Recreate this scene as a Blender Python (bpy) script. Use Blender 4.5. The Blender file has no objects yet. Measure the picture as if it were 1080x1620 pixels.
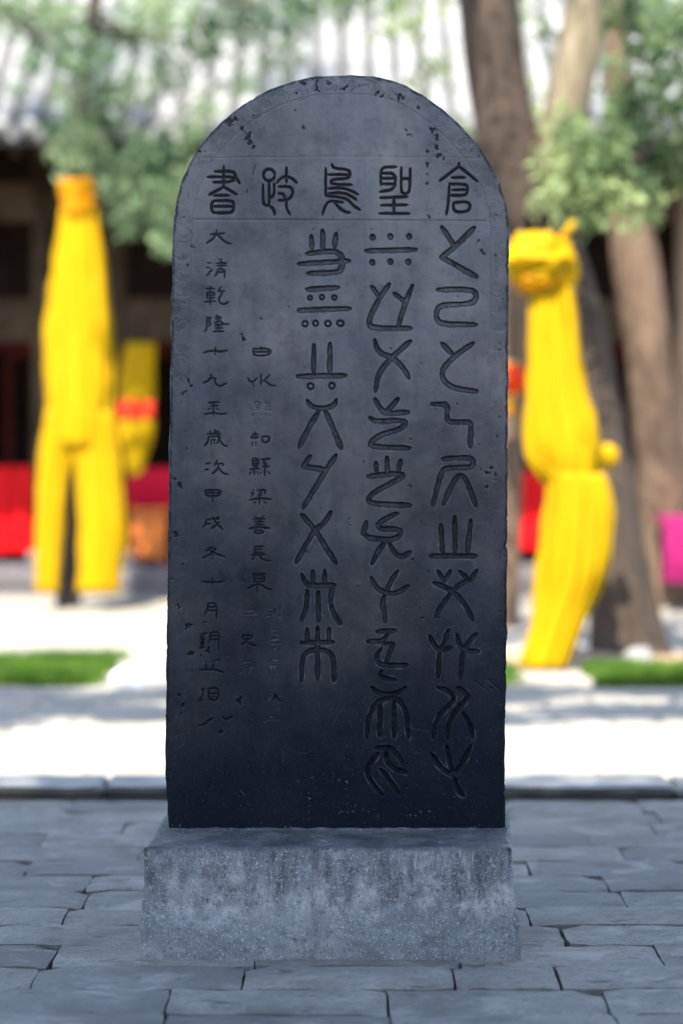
import bpy, bmesh, math, random
import numpy as np
from mathutils import Vector, Matrix, noise as mnoise

R = math.radians
random.seed(7)
rng = np.random.default_rng(11)
scene = bpy.context.scene
col = scene.collection

# ------------------------------------------------------------------ camera
CAM_H = 1.24
FPX = 3825.0                      # focal length in photo pixels (85 mm on 24 x 36 mm)
PITCH = math.atan(110 / FPX)
cam_d = bpy.data.cameras.new('camera')
cam = bpy.data.objects.new('camera', cam_d)
col.objects.link(cam)
cam.location = (0, 0, CAM_H)
cam.rotation_euler = (R(90) - PITCH, 0, 0)
cam_d.sensor_fit = 'VERTICAL'
cam_d.sensor_height = 36.0
cam_d.sensor_width = 24.0
cam_d.lens = 85.0
cam_d.clip_end = 2000
cam_d.dof.use_dof = True
cam_d.dof.focus_distance = 6.0
cam_d.dof.aperture_fstop = 1.45
scene.camera = cam

# ------------------------------------------------------------------ sky, sun, exposure
SUN_EL, SUN_AZ = 58.0, 15.0       # sun stands high behind the camera, a little to the left
world = bpy.data.worlds.new('World')
scene.world = world
world.use_nodes = True
wn = world.node_tree.nodes
wl = world.node_tree.links
for n in list(wn):
    wn.remove(n)
sky = wn.new('ShaderNodeTexSky')
sky.sky_type = 'NISHITA'
sky.sun_disc = False
sky.sun_elevation = R(SUN_EL)
sky.sun_rotation = R(180 + SUN_AZ)
sky.altitude = 600
sky.dust_density = 1.6
sky.ozone_density = 0.9
bg = wn.new('ShaderNodeBackground')
bg.inputs['Strength'].default_value = 0.15
wo = wn.new('ShaderNodeOutputWorld')
wl.new(sky.outputs[0], bg.inputs[0])
wl.new(bg.outputs[0], wo.inputs[0])
sun_d = bpy.data.lights.new('sun', 'SUN')
sun_d.energy = 3.8
sun_d.angle = R(0.53)
sun_d.color = (1.0, 0.95, 0.86)
sun = bpy.data.objects.new('sun', sun_d)
col.objects.link(sun)
# direction the light travels
SDIR = Vector((math.sin(R(SUN_AZ)) * math.cos(R(SUN_EL)), math.cos(R(SUN_AZ)) * math.cos(R(SUN_EL)), -math.sin(R(SUN_EL))))
sun.rotation_euler = SDIR.to_track_quat('-Z', 'Y').to_euler()
sun.location = (-4, -10, 20)
vs = scene.view_settings
vs.view_transform = 'Standard'
vs.look = 'None'
vs.exposure = 2.15
vs.gamma = 1.0
vs.use_curve_mapping = False

# ------------------------------------------------------------------ helpers
ST, CT = math.sin(PITCH), math.cos(PITCH)
def P(px, py, Y):
    """world point at distance Y in front of the camera seen at photo pixel (px,py)"""
    xc = (px - 540.0) / FPX
    yc = (810.0 - py) / FPX
    dy = CT + yc * ST
    dz = -ST + yc * CT
    k = Y / dy
    return Vector((xc * k, Y, CAM_H + dz * k))
def PPM(Y):
    return FPX / Y

def tag(o, label=None, cat=None, group=None, kind=None):
    if label: o['label'] = label
    if cat: o['category'] = cat
    if group: o['group'] = group
    if kind: o['kind'] = kind
    return o
def empty(name, loc, label, cat, group=None):
    o = bpy.data.objects.new(name, None)
    o.empty_display_size = 0.1
    col.objects.link(o)
    o.location = loc
    return tag(o, label, cat, group)
def obj(name, me, mat=None, parent=None, loc=None):
    o = bpy.data.objects.new(name, me)
    col.objects.link(o)
    if mat and len(me.materials) == 0: me.materials.append(mat)
    if parent:
        o.parent = parent
        pl = parent.location if parent.parent is None else parent.location + parent.parent.location
        if loc is None: o.location = -pl
        else: o.location = Vector(loc) - pl
    elif loc is not None:
        o.location = loc
    return o
def mesh_from(name, verts, faces, smooth=False):
    me = bpy.data.meshes.new(name)
    me.from_pydata([tuple(v) for v in verts], [], faces)
    me.update()
    if smooth:
        me.polygons.foreach_set('use_smooth', [True] * len(me.polygons))
    return me
def bm_mesh(name, bm, smooth=False):
    me = bpy.data.meshes.new(name)
    bmesh.ops.recalc_face_normals(bm, faces=bm.faces)
    bm.to_mesh(me); bm.free()
    if smooth:
        me.polygons.foreach_set('use_smooth', [True] * len(me.polygons))
    return me
def bm_box(bm, x0, x1, y0, y1, z0, z1, bev=0.0):
    r = bmesh.ops.create_cube(bm, size=1.0)
    for v in r['verts']:
        v.co = Vector((x0 + (v.co.x + .5) * (x1 - x0), y0 + (v.co.y + .5) * (y1 - y0), z0 + (v.co.z + .5) * (z1 - z0)))
    if bev > 0:
        es = list({e for v in r['verts'] for e in v.link_edges})
        bmesh.ops.bevel(bm, geom=es, offset=bev, segments=2, affect='EDGES')
def box(name, x0, x1, y0, y1, z0, z1, mat, parent, bev=0.006):
    bm = bmesh.new(); bm_box(bm, x0, x1, y0, y1, z0, z1, bev)
    return obj(name, bm_mesh(name, bm), mat, parent)
def tube_mesh(name, pts, radii, seg=14, rough=0.0, flute=0.0, seed=0, cap=True):
    """a tapered limb through pts; flute = depth of lengthwise bark ribs"""
    pts = [Vector(p) for p in pts]
    # resample with catmull-rom
    P2, R2 = [], []
    n = len(pts)
    for i in range(n - 1):
        p0, p1, p2, p3 = pts[max(i-1, 0)], pts[i], pts[i+1], pts[min(i+2, n-1)]
        m = max(2, int((p2 - p1).length / 0.12))
        m = min(m, 24)
        for k in range(m):
            t = k / m
            P2.append(0.5 * ((2*p1) + (p2-p0)*t + (2*p0-5*p1+4*p2-p3)*t*t + (3*p1-p0-3*p2+p3)*t**3))
            R2.append(radii[i] * (1-t) + radii[i+1] * t)
    P2.append(pts[-1]); R2.append(radii[-1])
    verts, faces = [], []
    up = Vector((0, 1, 0))
    for i, p in enumerate(P2):
        d = (P2[min(i+1, len(P2)-1)] - P2[max(i-1, 0)]).normalized()
        a = d.cross(up)
        if a.length < .05: a = d.cross(Vector((1, 0, 0)))
        a.normalize(); b = d.cross(a).normalized()
        for k in range(seg):
            th = 2*math.pi*k/seg
            rr = R2[i]
            if rough: rr *= 1 + rough * mnoise.noise(Vector((math.cos(th)*1.3, math.sin(th)*1.3 + seed, i*.22)))
            if flute: rr *= 1 + flute * mnoise.noise(Vector((math.cos(th)*5, math.sin(th)*5 + seed, i*.06)))
            verts.append(p + (a*math.cos(th) + b*math.sin(th)) * rr)
    m = len(P2)
    for i in range(m-1):
        for k in range(seg):
            k2 = (k+1) % seg
            faces.append((i*seg+k, i*seg+k2, (i+1)*seg+k2, (i+1)*seg+k))
    if cap:
        faces.append(tuple(range(seg))[::-1]); faces.append(tuple((m-1)*seg + k for k in range(seg)))
    return mesh_from(name, verts, faces, True)

# ------------------------------------------------------------------ materials
class NT:
    def __init__(self, name):
        self.m = bpy.data.materials.new(name); self.m.use_nodes = True
        self.n = self.m.node_tree.nodes; self.l = self.m.node_tree.links
        self.b = self.n['Principled BSDF']
        self.tc = None
    def coord(self, which='Object'):
        if not self.tc: self.tc = self.n.new('ShaderNodeTexCoord')
        return self.tc.outputs[which]
    def mapping(self, scale, which='Object', src=None):
        mp = self.n.new('ShaderNodeMapping'); mp.inputs['Scale'].default_value = scale
        self.l.new(src or self.coord(which), mp.inputs[0]); return mp.outputs[0]
    def noise(self, scale, detail=5, rough=.6, vec=None, dist=0):
        t = self.n.new('ShaderNodeTexNoise'); t.inputs['Scale'].default_value = scale
        t.inputs['Detail'].default_value = detail; t.inputs['Roughness'].default_value = rough
        t.inputs['Distortion'].default_value = dist
        self.l.new(vec or self.coord(), t.inputs['Vector']); return t.outputs['Fac']
    def ramp(self, fac, stops):
        r = self.n.new('ShaderNodeValToRGB'); e = r.color_ramp.elements
        while len(e) < len(stops): e.new(0.5)
        for s, (p, c) in zip(e, stops):
            s.position = p
            s.color = (c, c, c, 1) if isinstance(c, (int, float)) else (*c, 1)
        self.l.new(fac, r.inputs[0]); return r.outputs[0]
    def mix(self, fac, a, b, mode='MIX'):
        m = self.n.new('ShaderNodeMix'); m.data_type = 'RGBA'; m.blend_type = mode
        for s, v in ((m.inputs[0], fac), (m.inputs[6], a), (m.inputs[7], b)):
            if isinstance(v, (int, float)): s.default_value = v
            elif isinstance(v, tuple): s.default_value = (*v, 1)
            else: self.l.new(v, s)
        return m.outputs[2]
    def math(self, op, a, b=0.0, clamp=False):
        m = self.n.new('ShaderNodeMath'); m.operation = op; m.use_clamp = clamp
        for s, v in ((m.inputs[0], a), (m.inputs[1], b)):
            if isinstance(v, (int, float)): s.default_value = v
            else: self.l.new(v, s)
        return m.outputs[0]
    def attr(self, name):
        a = self.n.new('ShaderNodeAttribute'); a.attribute_name = name; return a.outputs['Fac']
    def objrand(self):
        o = self.n.new('ShaderNodeObjectInfo'); return o.outputs['Random']
    def bump(self, h, strength=.3, dist=.01):
        b = self.n.new('ShaderNodeBump'); b.inputs['Strength'].default_value = strength; b.inputs['Distance'].default_value = dist
        self.l.new(h, b.inputs['Height']); self.l.new(b.outputs[0], self.b.inputs['Normal'])
    def set(self, key, v):
        s = self.b.inputs[key]
        if isinstance(v, (int, float)): s.default_value = v
        elif isinstance(v, tuple): s.default_value = (*v, 1)
        else: self.l.new(v, s)
def simple(name, c, rough=.7, var=.25, scale=6, spec=.3, bump=.0, stretch=(1, 1, 1)):
    t = NT(name)
    v = t.mapping(stretch)
    f = t.noise(scale, 6, .6, v)
    c2 = tuple(max(0, x*(1-var)) for x in c); c3 = tuple(min(1, x*(1+var)) for x in c)
    t.set('Base Color', t.ramp(f, [(.3, c2), (.7, c3)]))
    t.set('Roughness', rough); t.set('Specular IOR Level', spec)
    if bump: t.bump(f, bump, .02)
    return t.m

def mat_slab():
    t = NT('dark_stele_stone')
    big = t.noise(3.2, 7, .62)
    blot = t.noise(9, 6, .6)
    tint = t.noise(2.3, 5, .6, t.mapping((1.3, 1, .8)), .8)
    streak = t.noise(7, 5, .6, t.mapping((5, 1, .55)))
    fine = t.noise(130, 3, .6)
    c = t.ramp(big, [(.30, (.062, .066, .073)), (.46, (.112, .111, .114)), (.58, (.165, .159, .158)), (.74, (.26, .245, .235))])
    c = t.mix(t.ramp(blot, [(.45, 0.0), (.68, .7)]), c, (.17, .165, .175))
    c = t.mix(t.ramp(streak, [(.5, 0.0), (.8, .45)]), c, (.065, .07, .082))
    c = t.mix(t.ramp(tint, [(.38, .0), (.62, .5)]), c, t.mix(1.0, c, (1.10, .97, .98), 'MULTIPLY'))
    c = t.mix(t.ramp(tint, [(.35, .6), (.5, .0)]), c, t.mix(1.0, c, (.72, .84, .98), 'MULTIPLY'))
    # slab colour darkens towards the foot, along an uneven line
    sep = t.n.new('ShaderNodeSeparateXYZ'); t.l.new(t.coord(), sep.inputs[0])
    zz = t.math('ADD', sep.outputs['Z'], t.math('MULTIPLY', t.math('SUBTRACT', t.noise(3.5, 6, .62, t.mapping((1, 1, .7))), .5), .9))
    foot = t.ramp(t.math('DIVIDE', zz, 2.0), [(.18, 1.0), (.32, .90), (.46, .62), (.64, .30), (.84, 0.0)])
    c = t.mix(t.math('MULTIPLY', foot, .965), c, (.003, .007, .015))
    speck = t.ramp(t.noise(210, 2, .5), [(.66, 0.0), (.74, 1.0)])
    c = t.mix(t.math('MULTIPLY', speck, .18), c, (.2, .2, .2))
    c = t.mix(1.0, c, (1.10, 1.02, .93), 'MULTIPLY')
    c = t.mix(t.ramp(t.noise(34, 7, .75), [(.38, .45), (.50, 0.0)]), c, t.mix(1.0, c, (.55, .56, .6), 'MULTIPLY'))
    ink = t.attr('ink')
    c = t.mix(t.math('MULTIPLY', ink, .97), c, (.004, .004, .005))
    pale = t.attr('pale')
    c = t.mix(t.math('MULTIPLY', pale, .6), c, (.28, .28, .27))
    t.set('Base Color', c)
    ro = t.ramp(big, [(.3, .30), (.7, .46)])
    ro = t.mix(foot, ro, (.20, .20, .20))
    t.set('Roughness', t.mix(ink, ro, (.7, .7, .7)))
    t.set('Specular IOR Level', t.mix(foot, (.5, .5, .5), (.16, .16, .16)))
    t.bump(t.math('ADD', t.math('MULTIPLY', fine, .5), t.math('MULTIPLY', t.noise(40, 5, .65), .8)), .22, .004)
    return t.m
def mat_base():
    t = NT('weathered_base_stone')
    big = t.noise(5, 8, .68)
    c = t.ramp(big, [(.3, (.15, .16, .17)), (.5, (.25, .255, .255)), (.7, (.37, .365, .355))])
    drip = t.noise(11, 8, .74, t.mapping((2.2, 1, .42)), 1.2)
    sep = t.n.new('ShaderNodeSeparateXYZ'); t.l.new(t.coord(), sep.inputs[0])
    z = sep.outputs['Z']
    band = t.math('ADD', z, t.math('MULTIPLY', t.math('SUBTRACT', t.noise(7, 6, .7), .5), .22))
    upper = t.ramp(band, [(.11, 0.0), (.17, 1.0)])
    c = t.mix(t.math('MULTIPLY', upper, t.ramp(drip, [(.36, .9), (.60, .0)])), c, (.05, .055, .065))
    # lime bloom left along the old damp line
    lime = t.math('MULTIPLY', t.ramp(band, [(.085, 0.0), (.125, 1.0), (.15, 1.0), (.20, .25)]), t.ramp(t.noise(13, 7, .7, t.mapping((1.2, 1, .7))), [(.42, 0.0), (.60, .95)]))
    c = t.mix(t.math('MULTIPLY', lime, .95), c, (.56, .53, .51))
    c = t.mix(t.math('MULTIPLY', upper, t.ramp(t.noise(26, 6, .7, t.mapping((2, 1, .4))), [(.55, 0.0), (.68, .75)])), c, (.55, .545, .54))
    c = t.mix(t.ramp(t.noise(210, 2, .5), [(.60, 0.0), (.68, .85)]), c, (.60, .60, .60))
    c = t.mix(t.ramp(t.noise(48, 6, .78), [(.54, 0.0), (.66, .4)]), c, (.50, .495, .485))
    c = t.mix(t.ramp(t.noise(110, 4, .7), [(.34, .7), (.43, 0.0)]), c, (.07, .073, .08))
    # grimy top and rim
    top = t.ramp(t.math('ADD', z, t.math('MULTIPLY', t.math('SUBTRACT', drip, .5), .03)), [(.256, 0.0), (.267, 1.0)])
    c = t.mix(t.math('MULTIPLY', top, t.ramp(t.noise(12, 6, .7), [(.35, .95), (.75, .45)])), c, (.028, .034, .042))
    t.set('Base Color', c); t.set('Roughness', t.mix(top, (.8, .8, .8), (.42, .42, .42))); t.set('Specular IOR Level', .3)
    t.bump(t.math('ADD', t.noise(70, 7, .75), t.math('MULTIPLY', drip, .8)), .8, .010)
    return t.m
def mat_paver():
    t = NT('grey_brick_paver')
    r = t.objrand()
    off = t.n.new('ShaderNodeVectorMath'); off.operation = 'ADD'
    cmb = t.n.new('ShaderNodeCombineXYZ'); t.l.new(t.math('MULTIPLY', r, 37.0), cmb.inputs[0]); t.l.new(t.math('MULTIPLY', r, 91.0), cmb.inputs[1])
    t.l.new(t.coord(), off.inputs[0]); t.l.new(cmb.outputs[0], off.inputs[1])
    v = off.outputs[0]
    f = t.noise(7, 7, .65, v)
    c = t.ramp(f, [(.3, (.14, .135, .118)), (.55, (.205, .197, .17)), (.75, (.27, .26, .225))])
    c = t.mix(t.ramp(r, [(0, 0.0), (.5, .15), (1, .8)]), c, (.105, .104, .098))
    c = t.mix(t.ramp(t.noise(3.5, 6, .7, v), [(.55, 0.0), (.72, .65)]), c, (.085, .083, .08))
    c = t.mix(t.ramp(t.noise(60, 3, .6, v), [(.62, 0.0), (.75, .4)]), c, (.33, .33, .32))
    geo = t.n.new('ShaderNodeNewGeometry'); gp = geo.outputs['Position']
    c = t.mix(t.ramp(t.noise(2.6, 8, .72, gp, .5), [(.50, 0.0), (.60, .62)]), c, (.085, .082, .072))
    c = t.mix(t.ramp(t.noise(9, 7, .75, t.mapping((1, 2.2, 1), src=gp), .6), [(.575, 0.0), (.64, .8)]), c, (.04, .038, .034))
    c = t.mix(t.ramp(t.noise(55, 5, .75, gp), [(.40, .55), (.52, 0.0)]), c, (.09, .087, .078))
    c = t.mix(t.ramp(t.noise(4.5, 6, .7, gp, .8), [(.54, 0.0), (.68, .55)]), c, (.33, .315, .28))
    t.set('Base Color', c); t.set('Roughness', .62); t.set('Specular IOR Level', .35)
    t.bump(t.math('ADD', t.noise(90, 5, .7, v), t.math('MULTIPLY', f, 2.0)), .35, .006)
    return t.m
def mat_ground():
    t = NT('courtyard_paving')
    br = t.n.new('ShaderNodeTexBrick')
    t.l.new(t.coord(), br.inputs['Vector'])
    br.inputs['Scale'].default_value = 1.0
    br.inputs['Brick Width'].default_value = .49; br.inputs['Row Height'].default_value = .245
    br.inputs['Mortar Size'].default_value = .008
    br.inputs['Color1'].default_value = (.24, .22, .18, 1); br.inputs['Color2'].default_value = (.32, .29, .24, 1)
    br.inputs['Mortar'].default_value = (.12, .11, .10, 1)
    c = t.mix(t.ramp(t.noise(.8, 6, .6), [(.45, 0.0), (.75, .5)]), br.outputs['Color'], (.20, .175, .14))
    t.set('Base Color', c); t.set('Roughness', .85); t.set('Specular IOR Level', .2)
    t.bump(t.noise(30, 5, .6), .2, .01)
    return t.m
def mat_leaf(name, c1, c2, trans=.35):
    t = NT(name)
    a = t.attr('tone')
    c = t.ramp(a, [(0, c1), (1, c2)])
    t.set('Base Color', c); t.set('Roughness', .6); t.set('Specular IOR Level', .2)
    tr = t.n.new('ShaderNodeBsdfTranslucent'); t.l.new(c, tr.inputs[0])
    mx = t.n.new('ShaderNodeMixShader'); mx.inputs[0].default_value = trans
    out = t.n['Material Output']
    t.l.new(t.b.outputs[0], mx.inputs[1]); t.l.new(tr.outputs[0], mx.inputs[2]); t.l.new(mx.outputs[0], out.inputs[0])
    return t.m
def mat_cloth(name, c, trans=.35):
    t = NT(name)
    f = t.noise(5, 5, .6, t.mapping((3, 3, .4)))
    cc = t.ramp(f, [(.3, tuple(x*.88 for x in c)), (.7, c)])
    t.set('Base Color', cc); t.set('Roughness', .6); t.set('Specular IOR Level', .12)
    tr = t.n.new('ShaderNodeBsdfTranslucent'); t.l.new(cc, tr.inputs[0])
    mx = t.n.new('ShaderNodeMixShader'); mx.inputs[0].default_value = trans
    out = t.n['Material Output']
    t.l.new(t.b.outputs[0], mx.inputs[1]); t.l.new(tr.outputs[0], mx.inputs[2]); t.l.new(mx.outputs[0], out.inputs[0])
    t.bump(t.noise(60, 4, .6, t.mapping((3, 3, .3))), .15, .01)
    return t.m
def mat_bark(name, c):
    t = NT(name)
    f = t.noise(9, 7, .68, t.mapping((3, 3, .35)), .6)
    t.set('Base Color', t.ramp(f, [(.3, tuple(x*.4 for x in c)), (.55, c), (.75, tuple(min(1, x*1.5) for x in c))]))
    t.set('Roughness', .9); t.set('Specular IOR Level', .15)
    t.bump(f, .8, .03)
    return t.m
M = dict(
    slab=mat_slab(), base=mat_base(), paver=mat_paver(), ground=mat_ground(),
    soil=simple('dark_joint_soil', (.042, .038, .031), .95, .7, 5, .1),
    earth=simple('dry_earth', (.28, .2, .13), .95, .3, 8, .1, .3),
    kerb=simple('kerb_stone_grey', (.22, .215, .20), .8, .3, 9, .25, .4),
    bark=mat_bark('cypress_bark', (.075, .055, .042)), bark_dark=mat_bark('dark_bark', (.07, .055, .045)),
    bark_pale=mat_bark('pale_bark', (.26, .21, .14)), bark_tan=mat_bark('tan_bark', (.16, .105, .068)),  # one limb's bark made paler to paint in sunlight
    leaf=mat_leaf('cypress_leaf', (.06, .115, .045), (.37, .45, .20), .45),
    leaf_cool=mat_leaf('cool_cypress_leaf', (.055, .125, .065), (.35, .45, .24), .45),
    grass=mat_leaf('lawn_grass', (.014, .055, .006), (.13, .24, .02), .35),
    yellow=mat_cloth('yellow_cloth', (.50, .295, .0008), .2), orange=mat_cloth('orange_cloth', (.5, .21, .0008), .16),
    red=mat_cloth('red_cloth', (.72, .008, .012), .15), pink=mat_cloth('magenta_cloth', (.36, .02, .13), .2),
    crimson=mat_cloth('crimson_cloth', (.85, .015, .06), .15), lantern=mat_cloth('lantern_silk', (.75, .07, .012), .4), redband=mat_cloth('red_band', (.7, .05, .02), .2),
    tile=simple('roof_tile_grey', (.235, .23, .225), .7, .3, 5, .35, .3), tilebed=simple('roof_bed_grey', (.085, .083, .08), .9, .3, 5, .2),
    wood_dark=simple('dark_lacquer_wood', (.014, .008, .006), .8, .5, 5, .08, .2, (1, 1, .3)),
    wood_brown=simple('faded_beam_paint', (.05, .034, .02), .8, .45, 4, .08, .2),
    wood_red=simple('faded_red_door', (.055, .008, .006), .8, .4, 6, .1, .2, (1, 1, .3)),
    wood_tan=simple('bare_pillar_wood', (.30, .20, .14), .8, .3, 6, .2, .3, (2, 2, .3)),
    wood_orange=simple('orange_box_wood', (.48, .13, .022), .6, .3, 6, .3),
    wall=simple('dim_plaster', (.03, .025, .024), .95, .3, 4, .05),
    plinth=simple('plinth_stone', (.13, .118, .12), .85, .25, 5, .2, .3),
    wall_grey=simple('grey_wall_brick', (.16, .155, .15), .9, .25, 3, .2),
    white=simple('white_stone', (.75, .75, .74), .6, .1, 9, .3),
    brass=simple('gold_trim', (.7, .45, .06), .45, .2, 9, .5),
)

# ------------------------------------------------------------------ ground with the drain slot
GZ = -0.03
SLOT0, SLOT1 = 8.37, 8.56
prof = [(-300, GZ), (SLOT0, GZ), (SLOT0, -.16), (SLOT1, -.16), (SLOT1, GZ), (400, GZ)]
vv, ff = [], []
for i, (y, z) in enumerate(prof):
    vv += [(-300, y, z), (300, y, z)]
for i in range(len(prof)-1):
    ff.append((2*i, 2*i+1, 2*i+3, 2*i+2))
g = obj('ground', mesh_from('ground', vv, ff), M['ground']); tag(g, kind='structure')
gm = g.data; gm.materials.append(M['soil'])
for i in (1, 2, 3): gm.polygons[i].material_index = 1

# pavement: bedding + every paver
PX0, PX1, PY0 = -2.6, 2.6, 3.6
pav = obj('pavement', mesh_from('pavement', [(PX0, PY0, GZ+.004), (PX1, PY0, GZ+.004), (PX1, SLOT0-.005, GZ+.004), (PX0, SLOT0-.005, GZ+.004)], [(0, 1, 2, 3)]), M['soil'])
tag(pav, kind='structure')
def paver_mesh(seed, L, D, H=.05):
    rd = random.Random(seed)
    bm = bmesh.new()
    nx, ny = 8, 4
    grid = []
    for j in range(ny+1):
        row = []
        for i in range(nx+1):
            x = -L/2 + L*i/nx; y = -D/2 + D*j/ny
            edge = i in (0, nx) or j in (0, ny)
            z = .0016*mnoise.noise(Vector((x*6 + seed*5, y*6, seed))) 
            if edge:
                z -= .0025 + .006*max(0, mnoise.noise(Vector((x*14+seed, y*14, seed*3.1))))
                x += .004*mnoise.noise(Vector((x*18, y*18, seed+9))); y += .003*mnoise.noise(Vector((x*18, y*18, seed+19)))
            if i in (0, nx) and j in (0, ny):
                z -= rd.choice((0, .003, .006, .016)); x *= rd.choice((1, 1, .99, .98)); y *= rd.choice((1, 1, .985, .96))
            row.append(bm.verts.new((x, y, z)))
        grid.append(row)
    for j in range(ny):
        for i in range(nx):
            bm.faces.new((grid[j][i], grid[j][i+1], grid[j+1][i+1], grid[j+1][i]))
    # skirt
    ring = [grid[0][i] for i in range(nx+1)] + [grid[j][nx] for j in range(1, ny+1)] + [grid[ny][i] for i in range(nx-1, -1, -1)] + [grid[j][0] for j in range(ny-1, 0, -1)]
    low = [bm.verts.new((v.co.x, v.co.y, -H)) for v in ring]
    for k in range(len(ring)):
        k2 = (k+1) % len(ring)
        bm.faces.new((ring[k2], ring[k], low[k], low[k2]))
    return bm_mesh('paver', bm, False)
LP, DP = .485, .242
pmeshes = [paver_mesh(s, LP-.004, DP-.003) for s in range(14)]
half = [paver_mesh(40+s, LP/2-.008, DP-.008) for s in range(3)]
for m_ in pmeshes + half: m_.materials.append(M['paver'])
# rows counted back from the drain; joints offset by about half a paver per row
y = SLOT0 - .002
r_i = 0
while y - DP > PY0:
    yc = y - DP/2
    x = PX0 + ((r_i % 2) * .5 + random.uniform(-.12, .12)) * LP
    if r_i % 2: pass
    while x < PX1 + LP:
        me = random.choice(pmeshes); L = LP
        if random.random() < .06:
            me = random.choice(half); L = LP/2
        o = obj('paver', me, None, pav, (x + L/2, yc + random.uniform(-.002, .002), random.uniform(-.0025, .0025)))
        o.rotation_euler = (random.uniform(-.006, .006), random.uniform(-.005, .005), random.choice((0, math.pi)) + random.uniform(-.007, .007))
        x += L + random.uniform(-.002, .003)
    y -= DP
    r_i += 1

# kerb stones beyond the drain
kerb = obj('kerb', mesh_from('kerb', [(-4, SLOT1+.004, GZ+.004), (4, SLOT1+.004, GZ+.004), (4, 8.92, GZ+.004), (-4, 8.92, GZ+.004)], [(0, 1, 2, 3)]), M['soil'])
tag(kerb, kind='structure')
def kerb_mesh(seed, L):
    bm = bmesh.new(); bm_box(bm, -L/2, L/2, -.17, .17, -.12, .03, .012)
    bmesh.ops.subdivide_edges(bm, edges=[e for e in bm.edges if e.calc_length() > .2], cuts=6, use_grid_fill=True)
    for v in bm.verts:
        q = v.co*5 + Vector((seed*7, 0, 0))
        v.co += Vector((.006*mnoise.noise(q), .016*mnoise.noise(q+Vector((3, 1, 4))), .008*mnoise.noise(q*1.4)))
    me = bm_mesh('kerb_stone', bm)
    me.materials.append(M['kerb']); me.materials.append(M['soil'])
    for p in me.polygons:      # drain-side faces coloured dark to paint in the gap's shadow
        if p.normal.y < -.5: p.material_index = 1
    return me
kms = [kerb_mesh(i, L) for i, L in enumerate((.92, 1.1, .8))]
x = -3.7
ks = [(1, 0), (0, .015), (2, -.01), (1, .005), (0, -.012), (2, -.045), (1, 0.0), (0, .01)]
for k, dy in ks:
    L = (.92, 1.1, .8)[k]
    obj('kerb_stone', kms[k], None, kerb, (x+L/2, 8.75+dy, GZ+.012))
    x += L + .012

# ------------------------------------------------------------------ stele: carved slab
FY = 6.04                      # distance of the carved face
def smooth_line(pts, it=2, closed=False):
    pts = [np.array(p, float) for p in pts]
    for _ in range(it):
        if len(pts) < 3: break
        out = [pts[0]]
        for a, b in zip(pts[:-1], pts[1:]):
            out += [a*.75 + b*.25, a*.25 + b*.75]
        out.append(pts[-1]); pts = out
    return pts
def ring(cx, cy, r, n=14): return [(cx + r*math.cos(2*math.pi*i/n), cy + r*math.sin(2*math.pi*i/n)) for i in range(n+1)]

STROKES = []    # (pixel points, radius px, depth px, style)
def add(o, s, r, depth, style, lines, it=1):
    for ln in lines:
        pts = [(o[0] + x/s, o[1] + y/s) for x, y in ln]
        STROKES.append((smooth_line(pts, it), r/s, depth, style))
T1 = [  # seal-script heading, left three
 [(210,90),(210,215)], [(155,122),(262,120),(282,135),(278,185),(145,187)], [(112,155),(285,155),(308,195)],
 [(210,215),(120,265)], [(210,215),(290,262)], [(150,268),(245,268)],
 [(150,300),(262,300),(272,320),(268,365),(245,375),(150,375),(135,360),(135,318),(150,300)], [(145,335),(262,335)],
 ring(487,143,36), [(487,180),(487,330)], [(450,200),(450,310),(462,330),(490,330)], [(518,195),(518,270),(490,282)],
 [(487,330),(515,350),(522,385)], [(593,95),(593,190)], [(535,190),(560,160),(593,150),(630,165),(655,190)],
 [(545,215),(610,212),(634,235),(625,275),(595,298),(540,298)], [(545,256),(575,256),(585,290)], [(595,300),(590,340),(615,385)],
 [(832,100),(832,270)], [(868,75),(880,102),(965,110),(978,135),(965,165),(880,168),(858,185),(880,200),(985,202)],
 [(840,140),(965,140)], [(850,225),(920,220),(975,235),(1025,262)], [(850,255),(930,250),(980,270),(1015,295)],
 [(832,270),(900,275),(960,290),(1000,335),(1035,355)], [(812,385),(830,330),(850,305),(880,300),(935,310)], [(880,300),(915,345),(945,370),(975,372)],
]
T2 = [
 [(160,205),(160,110),(185,94),(255,93)], [(165,132),(250,132),(247,228),(155,246)], [(165,164),(245,162)], [(165,196),(245,199)],
 [(285,95),(283,240),(296,257),(322,257),(336,238),(340,100)], [(285,172),(310,160),(336,172)],
 [(155,282),(325,275)], [(240,282),(240,375)], [(160,328),(325,325)], [(148,377),(335,378)],
 [(637,90),(520,178)], [(637,90),(750,182)], [(590,158),(675,158)], [(578,195),(575,290),(560,385)],
 [(580,198),(680,200),(692,222),(685,258),(665,268),(585,268)], [(595,235),(680,232)],
 [(605,312),(690,305),(707,330),(695,365),(620,372),(600,345),(605,312)],
]
add((300,240), 3.857, 10.4, 3.4, 'title', T1)
add((560,240), 3.857, 10.4, 3.4, 'title', T2)
add((560,240), 3.857, 15, 3.2, 'title', [[(637,72),(637,82)]])
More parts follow.
